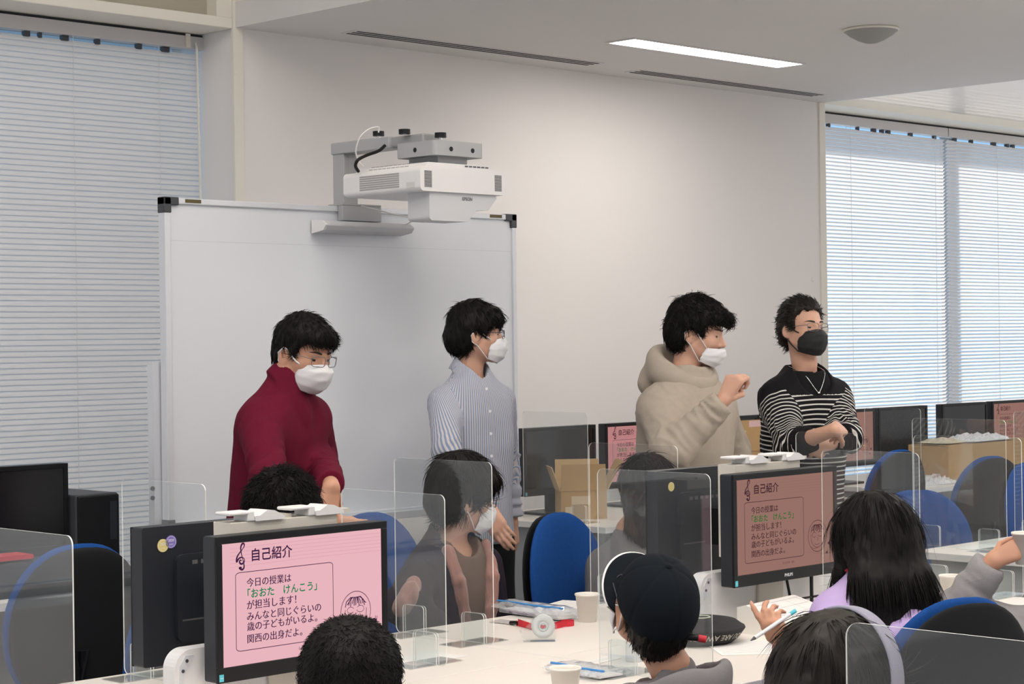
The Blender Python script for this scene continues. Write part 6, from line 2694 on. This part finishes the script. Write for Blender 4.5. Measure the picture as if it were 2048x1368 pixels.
def brim(r_out, th, z0, name, m):
    b_ = MB()
    vs, fs = [], []
    na, nr = 28, 6
    for side_ in (0, 1):
        for i in range(na + 1):
            a_ = math.radians(-78 + 156 * i / na)
            for j in range(nr + 1):
                t = j / nr
                ri = 1.0
                x_ = math.sin(a_) * (.088 + (r_out * .45) * t * math.cos(a_) ** .5)
                f_ = -.012 + math.cos(a_) * (.108 + r_out * t)
                u_ = .010 + z0 - .030 * (math.sin(a_) ** 2) + .010 * t - side_ * th
                vs.append(Vector(k.h(x_, f_, u_) - k.off))
    n1 = (na + 1) * (nr + 1)
    for side_ in (0, 1):
        for i in range(na):
            for j in range(nr):
                a_ = side_ * n1 + i * (nr + 1) + j
                fs.append((a_, a_ + nr + 1, a_ + nr + 2, a_ + 1))
    for i in range(na):
        a_ = i * (nr + 1) + nr
        fs.append((a_, a_ + nr + 1, n1 + a_ + nr + 1, n1 + a_))
    b_.add(vs, fs, 0, True)
    o_ = b_.build(name, m, cap_o)
    return o_


brim(.072, .003, .002, 'brim', capm)
brim(.080, .004, -.002, 'brim_underside', M['white_plastic'])
b = MB()
b.lathe([(0, .004), (.006, .003), (.008, 0)], c=Vector(k.h(0, -.012, .1405) - k.off), n=14, M=Matrix(k.HR.T.tolist()))
b.build('button', capm, cap_o)
b = MB()
_d = proj(k.h(0, -.03, -.05))[2] - .055
st = [Vector(A_(W(x, y, _d)) - k.off) for x, y in ((1366, 1274), (1384, 1275), (1396, 1276), (1412, 1279))]
b.tube(st[2:], .0078, 8)
b.tube(st[:3], .0076, 8, mat=1)
b.build('strap_tag', [M['red'], M['black_plastic']], k.root)

# ---- girl with long black hair
k = kid('girl with long straight black hair in lavender, writing at the table', 5.0, (1750, 1094), (-168, 24, 0), (1732, 1156), (-165, 28), lav, s=.88, hs=.96,
        arms={1: ((1662, 1318, True), (1578, 1296, True), ((1545, 1250, .0), (1620, 1262, .10), [.15, .6, .75, .85])), -1: ((1835, 1290, True), (1800, 1330, False), None)})
a = k.arms[1]
b = MB()
ax = Vector(a['wr'] - a['el']).normalized()
ce = Vector(a['el'] + (a['wr'] - a['el']) * .90 - k.off)
qz = ax.to_track_quat('Z', 'Y').to_matrix()
b.lathe([(.044, -.014), (.052, -.011), (.055, .0), (.052, .011), (.044, .014), (.038, .0), (.044, -.014)], c=ce, n=28, M=qz)
b.build('cuff', mat('pink_cuff_knit', (0.55, 0.30, 0.32), .9, noise=.1, bump=.5, bscale=300), k.root)
b = MB()
b.lathe([(.066, -.01), (.074, .0), (.066, .012), (.06, .0), (.066, -.01)], c=Vector(k.b(0, 0, .012) - k.off), n=28, M=Matrix(k.BR.T.tolist()))
b.build('collar', M['red'], k.root)


def longhair(q):
    d = cap_mass(.018, .010, 0, .010, .004)(q)
    for x_ in (-.055, .0, .055):
        d = smin(d, chain(q, [(x_, -.05, .03), (x_ * 1.12, -.068, -.12), (x_ * 1.2, -.06, -.27)], [.05, .046, .034], .03), .035)
    d = smin(d, chain(q, [(.066, .01, .03), (.088, .035, -.06), (.094, .05, -.17)], [.03, .024, .012], .02), .02)
    return d


k.hair(longhair, [(-.2, -.42), (.02, -.42), (.06, -.3), (.068, .0), (.085, .04), (.2, .05)], M['hair'], strands=9000, L=.10, lift=.03, seed=20, down=1.6, extra=[(-.12, -.12, -.36), (.13, .08, -.36)], earcut=False, jitter=.08, clump=.003, rad=.0014)
pen = thing('pen', 'white and blue pen held by the girl with long black hair', 'pen', W(1545, 1252, proj(k.arms[1]['wr'])[2] - .03))
d_ = (Vector(W(1574, 1232, 4.64)) - Vector(W(1514, 1272, 4.60))).normalized()
b = MB()
b.cyl(-d_ * .055, d_ * .055, .0045, n=12)
b.build('barrel', M['white_ink'], pen)
b = MB()
b.cyl(d_ * .055, d_ * .072, .005, n=12)
b.build('cap', M['cyan_sticker'], pen)
b = MB()
b.cyl(-d_ * .068, -d_ * .055, .001, .0045, n=12)
b.build('tip', M['grey_ink'], pen)

# ---- girl with the headband
k = kid('girl with dark brown hair and a grey headband, back of the head in the foreground', 3.1, (1676, 1398), (128, 6, -4), (1655, 1500), (150, 4), navy, s=.85, hs=.93)
k.hair(lambda q: smin(cap_mass(.018, .010, 0, .008, .008)(q), chain(q, [(0, -.06, -.02), (.0, -.075, -.12), (.0, -.07, -.2)], [.08, .075, .06], .03), .03), [(-.2, -.3), (.02, -.3), (.045, -.1), (.06, .0), (.08, .04), (.2, .045)], M['hair_brown'], strands=9000, L=.07, lift=.04, seed=22, down=1.1, extra=[(0, -.1, -.26)], earcut=False, jitter=.12, clump=.003, rad=.0012)
b = MB()
vs, fs = [], []
for i in range(41):
    a_ = math.pi * (i / 40) * 1.16 - .08 * math.pi
    c_, s_ = math.cos(a_), math.sin(a_)
    for w_, e_ in ((-.0165, .0), (-.012, .0035), (.012, .0035), (.0165, .0)):
        vs.append(Vector(k.h(c_ * (.116 + e_), .012 + w_ - .0, .032 + s_ * (.122 + e_)) - k.off))
for i in range(40):
    for j in range(3):
        fs.append((i * 4 + j, i * 4 + j + 1, i * 4 + j + 5, i * 4 + j + 4))
b.add(vs, fs, 0, True)
o = b.build('headband', fabric('grey_lilac_band', (0.30, 0.29, 0.36), .05), k.root)
sd = o.modifiers.new('thickness', 'SOLIDIFY')
sd.thickness = .004

# ---- boy with cropped hair
k = kid('boy with close-cropped black hair at the bottom centre, seen from behind', 3.4, (704, 1384), (172, 4, 0), (704, 1490), (170, 2), navy, s=.85, hs=.98)
k.hair(cap_mass(.008, .003, 0, .003, .0), LINE_KID, M['hair'], strands=9000, L=.012, lift=.5, seed=24, down=.2, jitter=.6, clump=.0012, rad=.0011)

# ---- person at the right edge reaching out
k = kid('person in light grey sweatshirt reaching a cup from the right edge', 5.3, (2150, 1085), (170, 4, 0), (2140, 1195), (-170, 6), lgrey, s=.92, hs=.95,
        arms={1: ((1905, 1236, True), (1985, 1122, True), ((2035, 1098, -.02), (2060, 1150, .2), .45)), -1: ((2230, 1320, True), (2180, 1340, False), None)}, sleeves=(.072, .060, .045))
k.hair(cap_mass(.016, .006, 0, .006, .004), LINE_KID, M['hair'], strands=2500, L=.03, lift=.2, seed=26, down=.8)
cup('white paper cup held up by the grey-sleeved person at the right edge', W(2052, 1128, 5.26))
